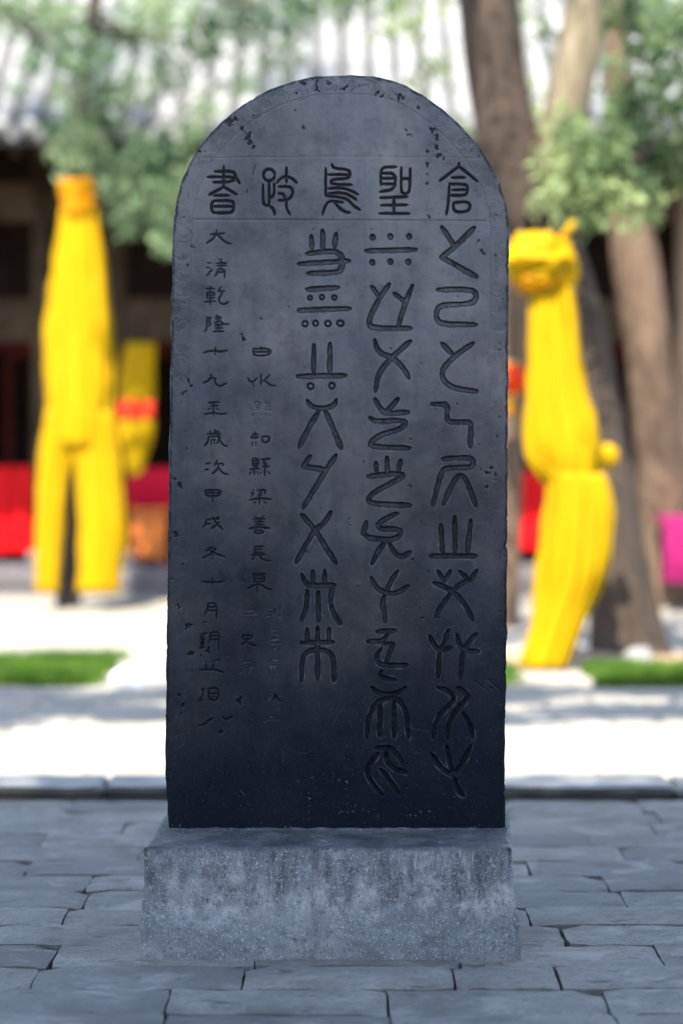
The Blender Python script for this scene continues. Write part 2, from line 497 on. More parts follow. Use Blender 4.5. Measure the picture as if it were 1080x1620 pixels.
BIG_A = [
 [(168,105),(172,170)], [(225,78),(226,178)], [(293,95),(285,160)], [(145,195),(280,180),(312,197),(324,232),(318,270),(298,291),(150,294)], [(105,247),(220,240),(355,231)],
 [(145,375),(305,365)], [(105,480),(360,470)],
 [(182,655),(180,795)], [(262,648),(262,795)], [(98,812),(335,807)],
 [(440,181),(690,175)],
 [(468,362),(500,408)], [(555,348),(505,420),(465,500),(450,545),(475,571),(665,570)], [(580,395),(632,435)], [(672,355),(640,430),(615,510),(600,560)],
 [(483,630),(490,670),(520,700),(565,712)], [(660,635),(620,670),(570,715),(520,770),(495,820),(487,885)], [(570,715),(620,760),(655,820)],
 [(820,62),(885,160)], [(798,377),(960,374),(994,394),(988,428),(960,447),(820,453),(793,475),(791,525),(820,550),(992,552)],
 [(818,645),(880,708)], [(975,645),(880,712),(825,770),(818,815),(850,855),(900,875),(995,887)],
]
add((440,340), 3.176, 13.4, 4.6, 'big', BIG_A)
add((440,340), 3.176, 13.4, 4.6, 'big', [[(982,65),(885,160),(820,213),(995,312)]], 0)
add((440,340), 3.176, 15, 4.0, 'dot', [[(472,110),(473,114)], [(560,107),(561,110)], [(655,107),(656,110)], [(470,237),(471,240)], [(560,234),(561,237)], [(650,235),(651,238)]])
add((440,340), 3.176, 5.5, 3.0, 'ring', [ring(162,418,10), ring(222,414,11), ring(284,416,11), ring(137,548,14), ring(190,545,13), ring(252,547,14), ring(312,545,14), ring(165,862,15), ring(272,860,15)], 0)
BIG_B = [
 [(147,42),(165,72),(210,85),(260,78),(290,60),(294,38)], [(205,98),(150,190),(108,278)], [(240,98),(285,200),(315,282)],
 [(293,318),(245,390),(190,480),(128,582)], [(122,618),(185,690),(240,780),(292,862)], [(265,605),(240,655),(185,695),(140,770),(92,858)],
 [(483,38),(510,85),(540,110),(650,102)], [(600,35),(540,105)], [(458,130),(480,150),(630,143),(640,165),(600,190),(500,220),(456,260),(475,277),(660,283)],
 [(488,355),(492,400)], [(544,330),(545,405)], [(612,345),(602,395)], [(448,425),(600,410),(632,420),(590,445),(480,505),(442,542),(475,564),(660,570)],
 [(597,610),(540,635),(497,665),(508,690),(590,688),(622,705),(595,735),(545,745),(420,730),(440,655)], [(535,755),(500,800),(468,865)], [(555,760),(585,815),(620,832),(660,805)],
 [(822,338),(950,328),(980,345),(975,372),(950,381),(840,382),(818,400),(800,470),(775,568)], [(828,565),(860,490),(895,425),(925,418),(950,460),(990,572)],
 [(815,670),(822,805)], [(884,630),(886,805)], [(965,648),(948,808)], [(762,825),(990,825)],
]
add((440,620), 3.176, 13.4, 4.6, 'big', BIG_B)
add((440,620), 3.176, 13.4, 4.6, 'big', [[(163,325),(128,375),(235,390)], [(768,62),(838,62),(846,80),(845,140),(860,152),(955,152),(965,165),(962,275)]], 0)
BIG_C = [
 [(120,90),(135,130),(165,152),(285,145)], [(176,75),(178,140)], [(236,72),(236,140)], [(148,175),(145,260),(120,322)], [(203,180),(205,325)], [(285,145),(265,190),(270,270),(312,340)],
 [(148,365),(148,430)], [(200,358),(200,620)], [(258,365),(258,430)], [(118,435),(280,432)], [(118,625),(122,520),(145,480),(200,468)], [(200,468),(255,478),(282,510),(282,625)],
 [(465,110),(490,160),(540,187),(600,185),(650,150)], [(598,75),(560,130),(540,185)], [(530,200),(518,260)], [(524,215),(535,330)],
 [(495,380),(585,374)], [(545,395),(520,430),(445,428)], [(530,440),(580,440),(560,480),(535,545)], [(515,465),(490,500),(500,540),(540,550),(645,548)], [(515,580),(510,605),(530,615),(585,622)],
 [(468,660),(500,690),(560,697),(610,685),(638,660)], [(443,910),(450,820),(480,750),(540,710),(605,718),(643,785),(652,912)], [(510,735),(507,905)], [(580,730),(580,910)],
 [(490,965),(560,960),(600,1000),(620,1035)], [(500,990),(460,1040),(443,1080),(460,1130),(520,1200)], [(540,985),(540,1030),(580,1070),(640,1088)], [(510,1070),(550,1110),(605,1200)],
 [(800,75),(830,125)], [(862,75),(832,125)], [(908,75),(945,110)], [(995,72),(965,125)], [(780,135),(860,165),(930,230),(975,320)], [(955,120),(890,155),(830,230),(788,305)],
 [(758,400),(775,440),(810,475)], [(853,370),(835,430),(810,477),(865,460)], [(808,480),(800,610)], [(895,395),(905,440),(930,475)], [(990,392),(955,430),(930,477),(1005,478)], [(925,480),(912,615)],
 [(800,660),(850,675),(886,715),(850,755),(795,810),(778,915)], [(900,660),(954,695),(940,725),(880,790),(852,850),(848,915)], [(925,790),(960,840),(975,910)],
 [(765,992),(810,1060),(870,1100)], [(843,955),(860,1030),(875,1100)], [(965,955),(930,1030),(880,1105)], [(885,1115),(900,1180),(930,1205)],
]
add((440,880), 3.176, 13.0, 4.4, 'big', BIG_C)
SM_D = [
 [(180,170),(300,158)], [(237,130),(215,200),(150,242)], [(235,165),(285,215),(325,247),(360,245)],
 [(155,410),(185,412)], [(148,450),(175,455)], [(150,520),(195,470)], [(230,415),(320,413)], [(272,378),(272,450)], [(235,437),(315,434)], [(242,465),(238,500),(220,525)], [(245,465),(305,465),(302,540)], [(250,490),(300,490)],
 [(145,632),(215,632)], [(180,615),(178,765)], [(150,665),(150,715)], [(148,665),(215,662),(212,710)], [(150,690),(212,688)], [(150,715),(212,712)], [(130,745),(220,738)], [(268,620),(245,655)], [(245,657),(300,652)], [(285,668),(250,720),(260,755),(300,768),(335,745)],
 [(150,875),(150,985),(128,995)], [(150,880),(185,875),(165,910),(185,935),(165,950)], [(240,860),(225,890)], [(225,882),(285,870),(215,930)], [(240,890),(290,935),(340,935)], [(220,945),(285,942)], [(245,920),(245,990)], [(220,970),(285,967)], [(205,997),(295,997)],
 [(125,1180),(170,1162),(290,1170),(325,1158)], [(222,1135),(220,1195)],
 [(190,1365),(180,1410),(120,1440)], [(160,1400),(225,1390),(215,1440),(260,1468),(320,1440)],
 [(615,1130),(610,1150)], [(545,1145),(548,1205),(690,1200),(700,1145),(545,1145)], [(550,1172),(695,1170)],
 [(500,1395),(530,1440),(580,1395)], [(545,1440),(550,1465)], [(615,1365),(612,1450)], [(690,1370),(630,1420)], [(640,1410),(690,1460),(735,1460)],
]
SM_E = [
 [(165,95),(260,88)], [(160,155),(185,140)], [(230,138),(252,155)], [(180,122),(250,119)], [(207,95),(207,205)], [(130,195),(200,178),(270,195),(318,185)],
 [(215,325),(213,355)], [(180,335),(180,360)], [(215,345),(250,340)], [(150,362),(270,358)], [(165,380),(160,430),(130,465)], [(170,385),(265,378)], [(185,412),(220,407)], [(192,420),(185,450)], [(216,418),(216,450)], [(240,365),(260,420),(300,465),(330,465)], [(265,395),(235,445)],
 [(140,618),(180,608)], [(130,672),(165,660)], [(240,585),(215,630)], [(225,618),(290,612),(285,635)], [(250,635),(235,670),(195,700)], [(250,650),(290,700),(330,705)],
 [(135,845),(140,895),(265,890),(270,835),(135,845)], [(140,868),(265,862)], [(205,840),(198,945)],
 [(145,1095),(140,1140),(105,1165)], [(150,1092),(255,1085)], [(205,1070),(225,1120),(290,1180)], [(258,1112),(225,1145),(185,1172)], [(240,1068),(255,1078)], [(145,1130),(185,1125)],
 [(195,1325),(140,1365)], [(185,1340),(235,1335),(190,1380),(115,1422)], [(170,1355),(240,1390),(310,1412)], [(190,1395),(208,1400)], [(183,1425),(208,1428)],
 [(545,360),(530,385)], [(545,368),(590,365)], [(565,345),(565,400)], [(525,395),(590,390)], [(540,430),(540,460)], [(568,430),(568,460)], [(620,385),(625,435),(680,430),(685,378),(620,385)],
 [(540,570),(540,640),(590,640),(590,570),(540,570)], [(540,592),(590,592)], [(540,617),(590,615)], [(520,662),(600,657)], [(525,688),(515,705)], [(555,668),(555,705)], [(580,680),(586,702)], [(610,580),(690,572)], [(655,580),(622,605),(668,617),(622,645),(680,640)], [(645,650),(645,715)], [(617,685),(605,702)], [(675,685),(687,702)],
 [(535,835),(552,845)], [(528,865),(545,862)], [(530,892),(552,872)], [(580,845),(660,835),(642,872)], [(622,845),(590,890)], [(605,862),(617,882)], [(515,925),(600,910),(700,918)], [(600,890),(600,965)], [(572,938),(550,952)], [(638,938),(657,955)],
 [(565,1065),(582,1082)], [(635,1060),(615,1078)], [(545,1090),(650,1085)], [(560,1115),(640,1112)], [(560,1138),(640,1135)], [(600,1082),(600,1160)], [(510,1170),(600,1155),(690,1165)], [(560,1185),(560,1210),(630,1210),(635,1185),(560,1185)],
 [(555,1325),(640,1320)], [(560,1325),(555,1420)], [(560,1350),(625,1346)], [(560,1375),(620,1372)], [(525,1395),(650,1390)], [(562,1402),(535,1438)], [(590,1395),(630,1440),(700,1445)],
]
SM_E_FAINT = [
 [(560,90),(605,88),(600,140),(560,140),(560,90)], [(560,115),(600,115)], [(545,158),(602,153)], [(575,155),(572,215)], [(550,192),(535,212)], [(660,80),(640,105),(690,105)], [(650,130),(690,126)], [(640,160),(695,155)], [(655,160),(652,235)], [(682,195),(692,215)],
]
SM_F = [
 [(205,160),(300,165),(350,165),(400,155)], [(295,130),(295,190)],
 [(258,335),(255,400),(232,430)], [(260,340),(335,335),(328,465)], [(262,370),(330,367)], [(262,400),(330,397)], [(220,497),(245,493)],
 [(205,590),(200,700)], [(218,590),(250,585)], [(185,712),(238,700)], [(198,640),(240,640)], [(225,600),(215,690)], [(282,580),(275,640),(268,672)], [(285,580),(355,575),(348,715)], [(285,610),(350,608)], [(280,640),(350,638)],
 [(240,838),(246,880)], [(305,838),(300,880)], [(190,890),(300,882),(390,912)], [(342,800),(352,812)],
 [(200,1050),(238,1045)], [(222,1045),(215,1110),(185,1140)], [(190,1147),(222,1138)], [(268,1045),(262,1140),(345,1140),(345,1035),(268,1045)], [(280,1085),(340,1083)], [(300,1110),(320,1110)],
 [(175,1350),(240,1340),(270,1300),(305,1290)], [(380,1275),(400,1305),(440,1290),(465,1270)],
 [(620,95),(740,95)], [(640,110),(640,160)], [(640,110),(730,108),(725,160)], [(640,135),(725,133)], [(640,160),(725,158)], [(540,158),(560,150)], [(585,218),(655,182),(700,180),(740,220),(790,222)], [(668,165),(665,250)],
 [(545,605),(548,640),(620,635),(625,600),(545,605)], [(590,580),(590,640),(535,685)], [(570,650),(620,685),(660,690)],
 [(820,1090),(800,1140)], [(810,1085),(840,1140),(868,1150)],
]
SM_F_FAINT = [
 [(215,828),(335,822)], [(600,380),(600,430)], [(640,375),(640,430)], [(555,430),(662,425)], [(580,402),(650,398)], [(575,455),(582,478)], [(610,450),(612,478)],
 [(755,385),(790,380)], [(750,415),(785,410)], [(750,445),(785,435)], [(815,380),(800,440)], [(830,390),(828,440)], [(857,365),(857,460)],
 [(780,560),(820,560)], [(785,580),(835,602)], [(770,640),(850,630)], [(810,600),(812,640)], [(780,670),(865,665)], [(825,650),(825,710),(805,715)],
 [(560,825),(620,815)], [(575,850),(610,850)], [(570,875),(630,870)], [(605,850),(605,915)], [(510,912),(540,895)],
 [(745,830),(845,825)], [(755,810),(840,805)], [(780,800),(780,880)], [(810,800),(810,880)], [(755,855),(840,850)], [(760,880),(760,920)], [(822,885),(826,925)],
 [(750,1050),(790,1050)], [(760,1080),(790,1078)], [(775,1050),(770,1130)], [(730,1145),(780,1120)], [(770,1275),(840,1275)], [(750,1298),(865,1295)],
]
add((300,340), 5.4, 9.8, 2.2, 'small', SM_D)
add((300,620), 5.4, 9.8, 2.2, 'small', SM_E)
add((300,620), 5.4, 8.5, 1.4, 'faint', SM_E_FAINT)
add((280,890), 5.228, 9.6, 2.1, 'small', SM_F)
add((280,890), 5.228, 8, 1.3, 'faint', SM_F_FAINT)

# outline of the slab (photo pixels) : left and right edge against height
YL = [(119,552),(121,500),(128,467),(140,430),(155,402),(172,376),(191,354),(210,334),(227,320),(250,305),(281,290),(310,281),(350,275.5),(400,273),(600,270.5),(900,266),(1200,262.5),(1250,263.5),(1285,267),(1318,268)]
YR = [(119,552),(121,590),(127,618),(135,640),(150,667),(172,698),(195,724),(222,748),(250,769),(290,790),(328,801),(352,804),(450,803.5),(800,801.5),(1000,800),(1200,797),(1318,798)]
yl = np.array([a for a, b in YL], float); xl = np.array([b for a, b in YL], float)
yr = np.array([a for a, b in YR], float); xr = np.array([b for a, b in YR], float)
def jag(t, s):
    return 1.1*math.sin(t*.11+s) + .9*mnoise.noise(Vector((t*.09, s*3.3, 0))) + 1.6*mnoise.noise(Vector((t*.35, s*5.1, 2)))
def XL(yv): return np.interp(yv, yl, xl)
def XR(yv): return np.interp(yv, yr, xr)
STEP = 1.2
YB = 1316.0
gx = np.arange(255, 812, STEP); gy = np.arange(114, YB + .1, STEP)
NXg, NYg = len(gx), len(gy)
GX, GY = np.meshgrid(gx, gy)
# outline polyline, slightly jagged
yy_ = 119 + (YB - 119) * np.linspace(0, 1, 1500)**2.2
lefts = [(XL(v), v) for v in yy_]; rights = [(XR(v), v) for v in yy_]
outline = np.array(lefts[::-1] + rights[1:])
seg = np.r_[0, np.cumsum(np.hypot(*np.diff(outline, axis=0).T))]
samp = np.arange(0, seg[-1], 1.0)
ox = np.interp(samp, seg, outline[:, 0]); oy = np.interp(samp, seg, outline[:, 1])
tx = np.gradient(ox); ty = np.gradient(oy); tl = np.hypot(tx, ty); nxn, nyn = ty/tl, -tx/tl
jg = np.array([mnoise.noise(Vector((s*.05, 0, 0)))*.9 + mnoise.noise(Vector((s*.21, 5, 0)))*.6 + max(0, mnoise.noise(Vector((s*.07, 9, 3)))-.3)*4 for s in samp])
# inward direction: towards stele axis
inw = np.sign((552-ox)*nxn + (700-oy)*nyn); inw[inw == 0] = 1
ox = ox + nxn*inw*jg; oy = np.where(oy > YB-3, oy, oy + nyn*inw*jg)
OUT = np.c_[ox, oy]
# distance to edge, stamped in windows
def stamp(F, p0, p1, R_, a0=0.0, a1=0.0):
    x0, x1 = min(p0[0], p1[0])-R_, max(p0[0], p1[0])+R_
    y0, y1 = min(p0[1], p1[1])-R_, max(p0[1], p1[1])+R_
    i0, i1 = max(0, int((x0-gx[0])/STEP)), min(NXg, int((x1-gx[0])/STEP)+2)
    j0, j1 = max(0, int((y0-gy[0])/STEP)), min(NYg, int((y1-gy[0])/STEP)+2)
    if i0 >= i1 or j0 >= j1: return
    X, Y = GX[j0:j1, i0:i1], GY[j0:j1, i0:i1]
    d = np.array(p1, float) - np.array(p0, float); L2 = (d*d).sum() + 1e-9
    t = np.clip(((X-p0[0])*d[0] + (Y-p0[1])*d[1])/L2, 0, 1)
    D = np.hypot(X-p0[0]-t*d[0], Y-p0[1]-t*d[1]) + a0*(1-t) + a1*t
    F[j0:j1, i0:i1] = np.minimum(F[j0:j1, i0:i1], D)
EDGE = np.full(GX.shape, 99.0)
for a, b in zip(OUT[:-1:4], OUT[4::4]): stamp(EDGE, a, b, 14)
# cheap tileable-free noise fields
def vnoise(scale, seed):
    r2 = np.random.default_rng(seed)
    w = int((gx[-1]-gx[0])/scale)+4; h = int((gy[-1]-gy[0])/scale)+4
    A = r2.random((h, w))
    fx = (GX-gx[0])/scale; fy = (GY-gy[0])/scale
    i = fx.astype(int); j = fy.astype(int); u = fx-i; v = fy-j
    u = u*u*(3-2*u); v = v*v*(3-2*v)
    return (A[j, i]*(1-u)+A[j, i+1]*u)*(1-v) + (A[j+1, i]*(1-u)+A[j+1, i+1]*u)*v - .5
H = np.zeros(GX.shape); INK = np.zeros(GX.shape); PALE = np.zeros(GX.shape)
H += .9*vnoise(90, 1) + .35*vnoise(30, 2) + .22*vnoise(8, 3) + .12*vnoise(3, 4)
wob = vnoise(6, 5)*.9 + vnoise(2.6, 6)*.7
def sstep(a, b, x):
    t = np.clip((x-a)/(b-a), 0, 1); return t*t*(3-2*t)
fields = {}
for pts, r, dep, sty in STROKES:
    key = (sty, round(r, 2), dep)
    F = fields.setdefault(key, np.full(GX.shape, 99.0))
    A_ = np.array(pts, float); sl = np.r_[0, np.cumsum(np.hypot(*np.diff(A_, axis=0).T))]
    if sty in ('dot', 'ring') or sl[-1] < 1:
        for a, b in zip(pts[:-1], pts[1:]): stamp(F, a, b, r+5)
        continue
    # chisel-cut: stroke width swells and thins, ends run out to a point
    nn_ = max(2, int(sl[-1]/3)+1); ss = np.linspace(0, sl[-1], nn_)
    px_ = np.interp(ss, sl, A_[:, 0]); py_ = np.interp(ss, sl, A_[:, 1])
    tl_, tk = (min(9, sl[-1]*.25), .34) if sty == 'big' else (min(5, sl[-1]*.3), .35)
    sd_ = random.uniform(0, 50)
    off = r*tk*np.clip(1-np.minimum(ss*1.0, (sl[-1]-ss)*1.3)/tl_, 0, 1)**1.3
    off = off + r*.16*np.array([mnoise.noise(Vector((v*.06, sd_, 0))) for v in ss])
    for q in range(nn_-1): stamp(F, (px_[q], py_[q]), (px_[q+1], py_[q+1]), r+5, off[q], off[q+1])
for (sty, r, dep), F in fields.items():
    Fw = F + wob*(.7 if sty in ('big', 'dot') else .4)
    if sty in ('big', 'dot'):
        g_ = 1 - sstep(r*.62, r*1.02, Fw)
        H += dep*g_ * (1 + .35*vnoise(7, 8) + .3*vnoise(2.8, 9))
        # flat floor lightly cut with chisel marks, walls darkened by ink and painted shade
        INK = np.maximum(INK, (sstep(r*.30, r*.72, Fw)*(1-sstep(r*1.0, r*1.22, Fw)))*.95)
        INK = np.maximum(INK, (.5+.5*vnoise(9, 41))*(1-sstep(r*.4, r*.8, Fw)))
        # broken pale rim just outside the walls
        PALE = np.maximum(PALE, .38*np.exp(-((Fw-r*1.32)/.9)**2)*np.clip(vnoise(11, 31)*3, 0, 1))
    elif sty == 'ring':
        H += dep*(1 - sstep(r*.5, r*1.15, Fw)); INK = np.maximum(INK, 1-sstep(r*.7, r*1.4, Fw))
    elif sty == 'title':
        H += dep*(1 - sstep(r*.35, r*1.05, Fw)); INK = np.maximum(INK, 1-sstep(r*.8, r*1.2, Fw))
    elif sty == 'small':
        H += dep*(1 - sstep(r*.25, r*1.1, Fw)); INK = np.maximum(INK, .95*(1-sstep(r*.8, r*1.3, Fw)))
    else:
        H += dep*(1 - sstep(r*.25, r*1.1, Fw)); INK = np.maximum(INK, .5*(1-sstep(r*.7, r*1.3, Fw))*(.6+vnoise(7, 12)))
        PALE = np.maximum(PALE, .25*(1-sstep(r*.7, r*1.3, Fw))*(vnoise(6, 13) > .05))
# incised rules and the scroll border
def line_groove(lines, r, dep, ink):
    F = np.full(GX.shape, 99.0)
    for ln in lines:
        for a, b in zip(ln[:-1], ln[1:]): stamp(F, a, b, r+4)
    g_ = 1 - sstep(r*.2, r*1.2, F + wob*.3)
    return F, g_*dep, g_*ink
def inset(dist, n=260, y1=1290):
    # path running inside the outline
    k = np.linspace(8, len(OUT)-9, n).astype(int); out = []
    for i in k:
        a, b = OUT[max(i-14, 0)], OUT[min(i+14, len(OUT)-1)]
        t_ = (b-a)/np.hypot(*(b-a)); nn = np.array((-t_[1], t_[0]))
        c_ = np.array((552-OUT[i][0], 600-OUT[i][1]))
        if OUT[i][1] > 400: c_ = np.array((552-OUT[i][0], 0))
        if nn @ c_ < 0: nn = -nn
        p_ = OUT[i] + nn*dist
        if p_[1] < y1: out.append(tuple(p_))
    return out
# rules: under and over the heading, faint uprights between columns
rules = [[(308,347),(560,348),(768,349)]]
F, h_, i_ = line_groove(rules, 1.0, .9, .45); H += h_; INK = np.maximum(INK, i_)
F, h_, i_ = line_groove([[(300,250),(540,247),(770,250)], [(576,252),(575,420)]], .9, .5, .22); H += h_; INK = np.maximum(INK, i_*(.6+vnoise(30, 14)))
inner = inset(29)
fade = .35 + .65*np.clip((900-GY)/600, 0, 1)
F, h_, i_ = line_groove([inner], .9, .6, .22); H += h_*fade; INK = np.maximum(INK, i_*fade)
# scroll border: nested curls in the band
curls = []
mid = [(a+random.uniform(-4, 4), b+random.uniform(-4, 4)) for a, b in inset(16, 96, 1180)]
for q, (cx, cy) in enumerate(mid):
    ang0 = random.uniform(0, 6.28)
    for rr in (2.6, 5.2, 7.8, 10.4, 13.0):
        n_ = 12; sw = random.uniform(1.2, 4.2); ang0 += random.uniform(-.5, .5)
        curls.append([(cx + rr*(1+.12*i/n_)*math.cos(ang0 + sw*i/n_), cy + rr*(1+.12*i/n_)*.85*math.sin(ang0 + sw*i/n_)) for i in range(n_+1)])
F, h_, i_ = line_groove(curls, .8, .8, .34)
wear = np.clip(.75 + vnoise(40, 17)*1.6, .1, 1)*(EDGE > 3)
H += h_*fade*wear; INK = np.maximum(INK, i_*fade*wear)
PALE = np.maximum(PALE, .24*np.exp(-((F-1.9)/.9)**2)*fade*wear*(F < 6)*(vnoise(14, 18) > 0))
# pits, chips and scratches
pits = [(365,192,9),(372,188,6),(390,216,5),(397,226,6),(401,232,4),(396,210,4),(384,204,4),(383,530,6),(385,536,5),(316,240,5),
        (480,133,5),(500,136,7),(520,132,5),(545,140,7),(556,146,5),(596,146,6),(602,152,5),(632,154,7),(470,148,5),(660,170,4),
        (646,214,4),(642,206,3),(684,206,6),(688,218,6),(690,232,4),(676,240,4),(694,246,5),(700,250,4),(467,175,3),(481,202,3),
        (675,262,4),(674,276,3),(674,290,3),(283,766,5),(288,772,4),(276,758,4),(768,745,7),(775,740,5),(783,752,5),(770,770,4),
        (296,990,7),(302,1034,6),(300,1062,5),(378,1110,7),(284,1100,4),(290,1116,4),(279,845,5),(283,960,4),(760,395,4),(764,402,3),
        (756,383,3),(548,826,3),(552,830,3),(298,604,5),(303,612,4),(291,622,4),(312,620,3),(298,420,4),(304,390,4),(790,660,4),(786,690,4),
        (328,1030,6),(322,1018,5),(320,1036,5),(336,1140,4),(350,1158,4)]
for _ in range(120):
    pits.append((random.uniform(275, 795), random.uniform(300, 1300), random.choice((1.2, 1.6, 2.0, 2.6))))
for _ in range(45):
    a = random.uniform(0, math.pi); q = random.choice(mid)
    pits.append((q[0]+random.uniform(-12, 12), q[1]+random.uniform(-10, 10), random.uniform(1.0, 2.6)))
PF = np.zeros(GX.shape)
pn = vnoise(4.5, 20)*1.6 + vnoise(2.4, 21)*1.2
for cx, cy, r in pits:
    rr = r*.75
    i0, i1 = max(0, int((cx-2.5*rr-gx[0])/STEP)), min(NXg, int((cx+2.5*rr-gx[0])/STEP)+1)
    j0, j1 = max(0, int((cy-2.5*rr-gy[0])/STEP)), min(NYg, int((cy+2.5*rr-gy[0])/STEP)+1)
    if i0 >= i1 or j0 >= j1: continue
    X, Y = GX[j0:j1, i0:i1], GY[j0:j1, i0:i1]
    D = np.hypot(X-cx, (Y-cy)*random.uniform(.7, 1.3))/rr + pn[j0:j1, i0:i1]
    PF[j0:j1, i0:i1] = np.maximum(PF[j0:j1, i0:i1], (1-sstep(.55, 1.0, D))*min(1.0, .3+r/6))
H += 2.6*PF; INK = np.maximum(INK, .9*PF)
scr = [[(383,205),(394,216),(400,228)], [(404,262),(401,276)], [(392,300),(391,306)], [(770,1075),(790,1092)], [(750,1078),(772,1094)], [(443,960),(443,976)]]
for _ in range(26):
    x_ = random.uniform(290, 780); y_ = random.uniform(380, 1290); L_ = random.uniform(8, 40); a_ = random.uniform(-.5, .5)+random.choice((0, 1.57))
    scr.append([(x_, y_), (x_+L_*math.cos(a_)*.5+random.uniform(-3, 3), y_+L_*math.sin(a_)*.5), (x_+L_*math.cos(a_), y_+L_*math.sin(a_))])
F, h_, i_ = line_groove(scr[:6], 1.2, 1.5, .8); H += h_; INK = np.maximum(INK, i_)
F, h_, i_ = line_groove(scr[6:], .6, .35, .0); H += h_; PALE = np.maximum(PALE, .5*h_)
# pale wear along the crown and specks near the foot
PALE = np.maximum(PALE, np.clip(1-np.abs(EDGE-10)/7, 0, 1)*np.clip((175-GY)/30, 0, 1)*np.clip(1.2-np.abs(GX-560)/110, 0, 1)*np.clip(vnoise(7, 23)*2.4+.3, 0, 1))
PALE = np.maximum(PALE, (vnoise(3, 24)+.35*vnoise(26, 25) > .52)*.6*np.clip((GY-1180)/90, 0, 1))
# rounded, chipped arris
ed = EDGE + vnoise(9, 26)*2.5 + vnoise(3, 27)*1.5
H += 2.2*np.clip(1-ed/3.2, 0, 1)**2 * (GY < 1300)
INK = np.maximum(INK, sstep(0, 1, np.clip(1.5-ed/3.4, 0, 1)))

ins = (GX > XL(GY)+1.3) & (GX < XR(GY)-1.3) & (GY > 121.5) & (GY <= YB)
# apex trimming uses real distance to the outline
ins &= ~((EDGE < .9) & (GY < 200))
cell = ins[:-1, :-1] & ins[1:, :-1] & ins[:-1, 1:] & ins[1:, 1:]
used = np.zeros(GX.shape, bool)
used[:-1, :-1] |= cell; used[1:, :-1] |= cell; used[:-1, 1:] |= cell; used[1:, 1:] |= cell
idx = -np.ones(GX.shape, int); idx[used] = np.arange(used.sum())
full = np.zeros(GX.shape, int)
full[:-1, :-1] += cell; full[1:, :-1] += cell; full[:-1, 1:] += cell; full[1:, 1:] += cell
bnd = used & (full < 4)
PXv, PYv = GX.copy(), GY.copy()
bj, bi = np.where(bnd)
for j, i in zip(bj, bi):
    if GY[j, i] > YB-3 and XL(GY[j, i])+4 < GX[j, i] < XR(GY[j, i])-4: continue
    d2 = (ox-GX[j, i])**2 + (oy-GY[j, i])**2
    k = d2.argmin()
    if d2[k] < 30: PXv[j, i], PYv[j, i] = ox[k], oy[k]
# to world
mpp = FY/FPX
u_ = PXv[used]; v_ = PYv[used]
ycv = (810-v_)/FPX; kk = FY/(CT+ycv*ST)
WX = (u_-540)/FPX*kk; WZ = CAM_H + (-ST+ycv*CT)*kk
WY = FY + H[used]*mpp
verts = np.c_[WX, WY, WZ]
cj, ci = np.where(cell)
F4 = np.c_[idx[cj, ci], idx[cj+1, ci], idx[cj+1, ci+1], idx[cj, ci+1]]
nfront = len(verts)
# boundary loop (directed edges used once)
E = np.concatenate([F4[:, [0, 1]], F4[:, [1, 2]], F4[:, [2, 3]], F4[:, [3, 0]]])
key = E[:, 0].astype(np.int64)*nfront + E[:, 1]; rkey = E[:, 1].astype(np.int64)*nfront + E[:, 0]
be = E[~np.isin(key, rkey)]
nxt = {int(a): int(b) for a, b in be}
loop = [int(be[0, 0])]
while True:
    n2 = nxt.get(loop[-1])
    if n2 is None or n2 == loop[0] or len(loop) > 20000: break
    loop.append(n2)
THICK = .17
rings = []
base_i = nfront
extra = []
for t_, ins_ in ((.015, -.0015), (.06, -.002), (.12, -.001), (THICK-.012, 0), (THICK, .012)):
    for q, vi in enumerate(loop):
        x, yv, z = verts[vi]
        c = Vector((x, 0, z))
        rough = .003*mnoise.noise(Vector((x*22, t_*30, z*22)))
        dirx, dirz = (-x+.0, 0) if z < 1.6 else (-x, 1.5-z)
        L_ = math.hypot(dirx, dirz) or 1
        extra.append((x + dirx/L_*(ins_+rough), FY + t_, z + dirz/L_*(ins_+rough)))
verts_all = np.concatenate([verts, np.array(extra)])
faces = F4.tolist()
nl = len(loop)
prev = loop
for rnum in range(5):
    cur = [nfront + rnum*nl + q for q in range(nl)]
    for q in range(nl):
        q2 = (q+1) % nl
        faces.append((prev[q2], prev[q], cur[q], cur[q2]))
    prev = cur
faces.append(tuple(prev))
SX, SY0 = 0.0, FY + THICK/2
slab_me = bpy.data.meshes.new('slab')
slab_me.from_pydata(verts_all.tolist(), [], faces)
slab_me.update()
slab_me.polygons.foreach_set('use_smooth', [True]*(len(faces)-1) + [False])
tot = len(verts_all)
for nm, A in (('ink', INK), ('pale', PALE)):
    at_ = slab_me.attributes.new(nm, 'FLOAT', 'POINT')
    arr = np.zeros(tot, np.float32); arr[:nfront] = np.clip(A[used], 0, 1)
    if nm == 'ink': arr[nfront:] = .8
    at_.data.foreach_set('value', arr)
slab_me.validate()
stele = empty('stone_stele', (0, FY, 0), 'tall dark round-topped stone stele carved with ancient script, on a grey block', 'stele')
obj('slab', slab_me, M['slab'], stele)

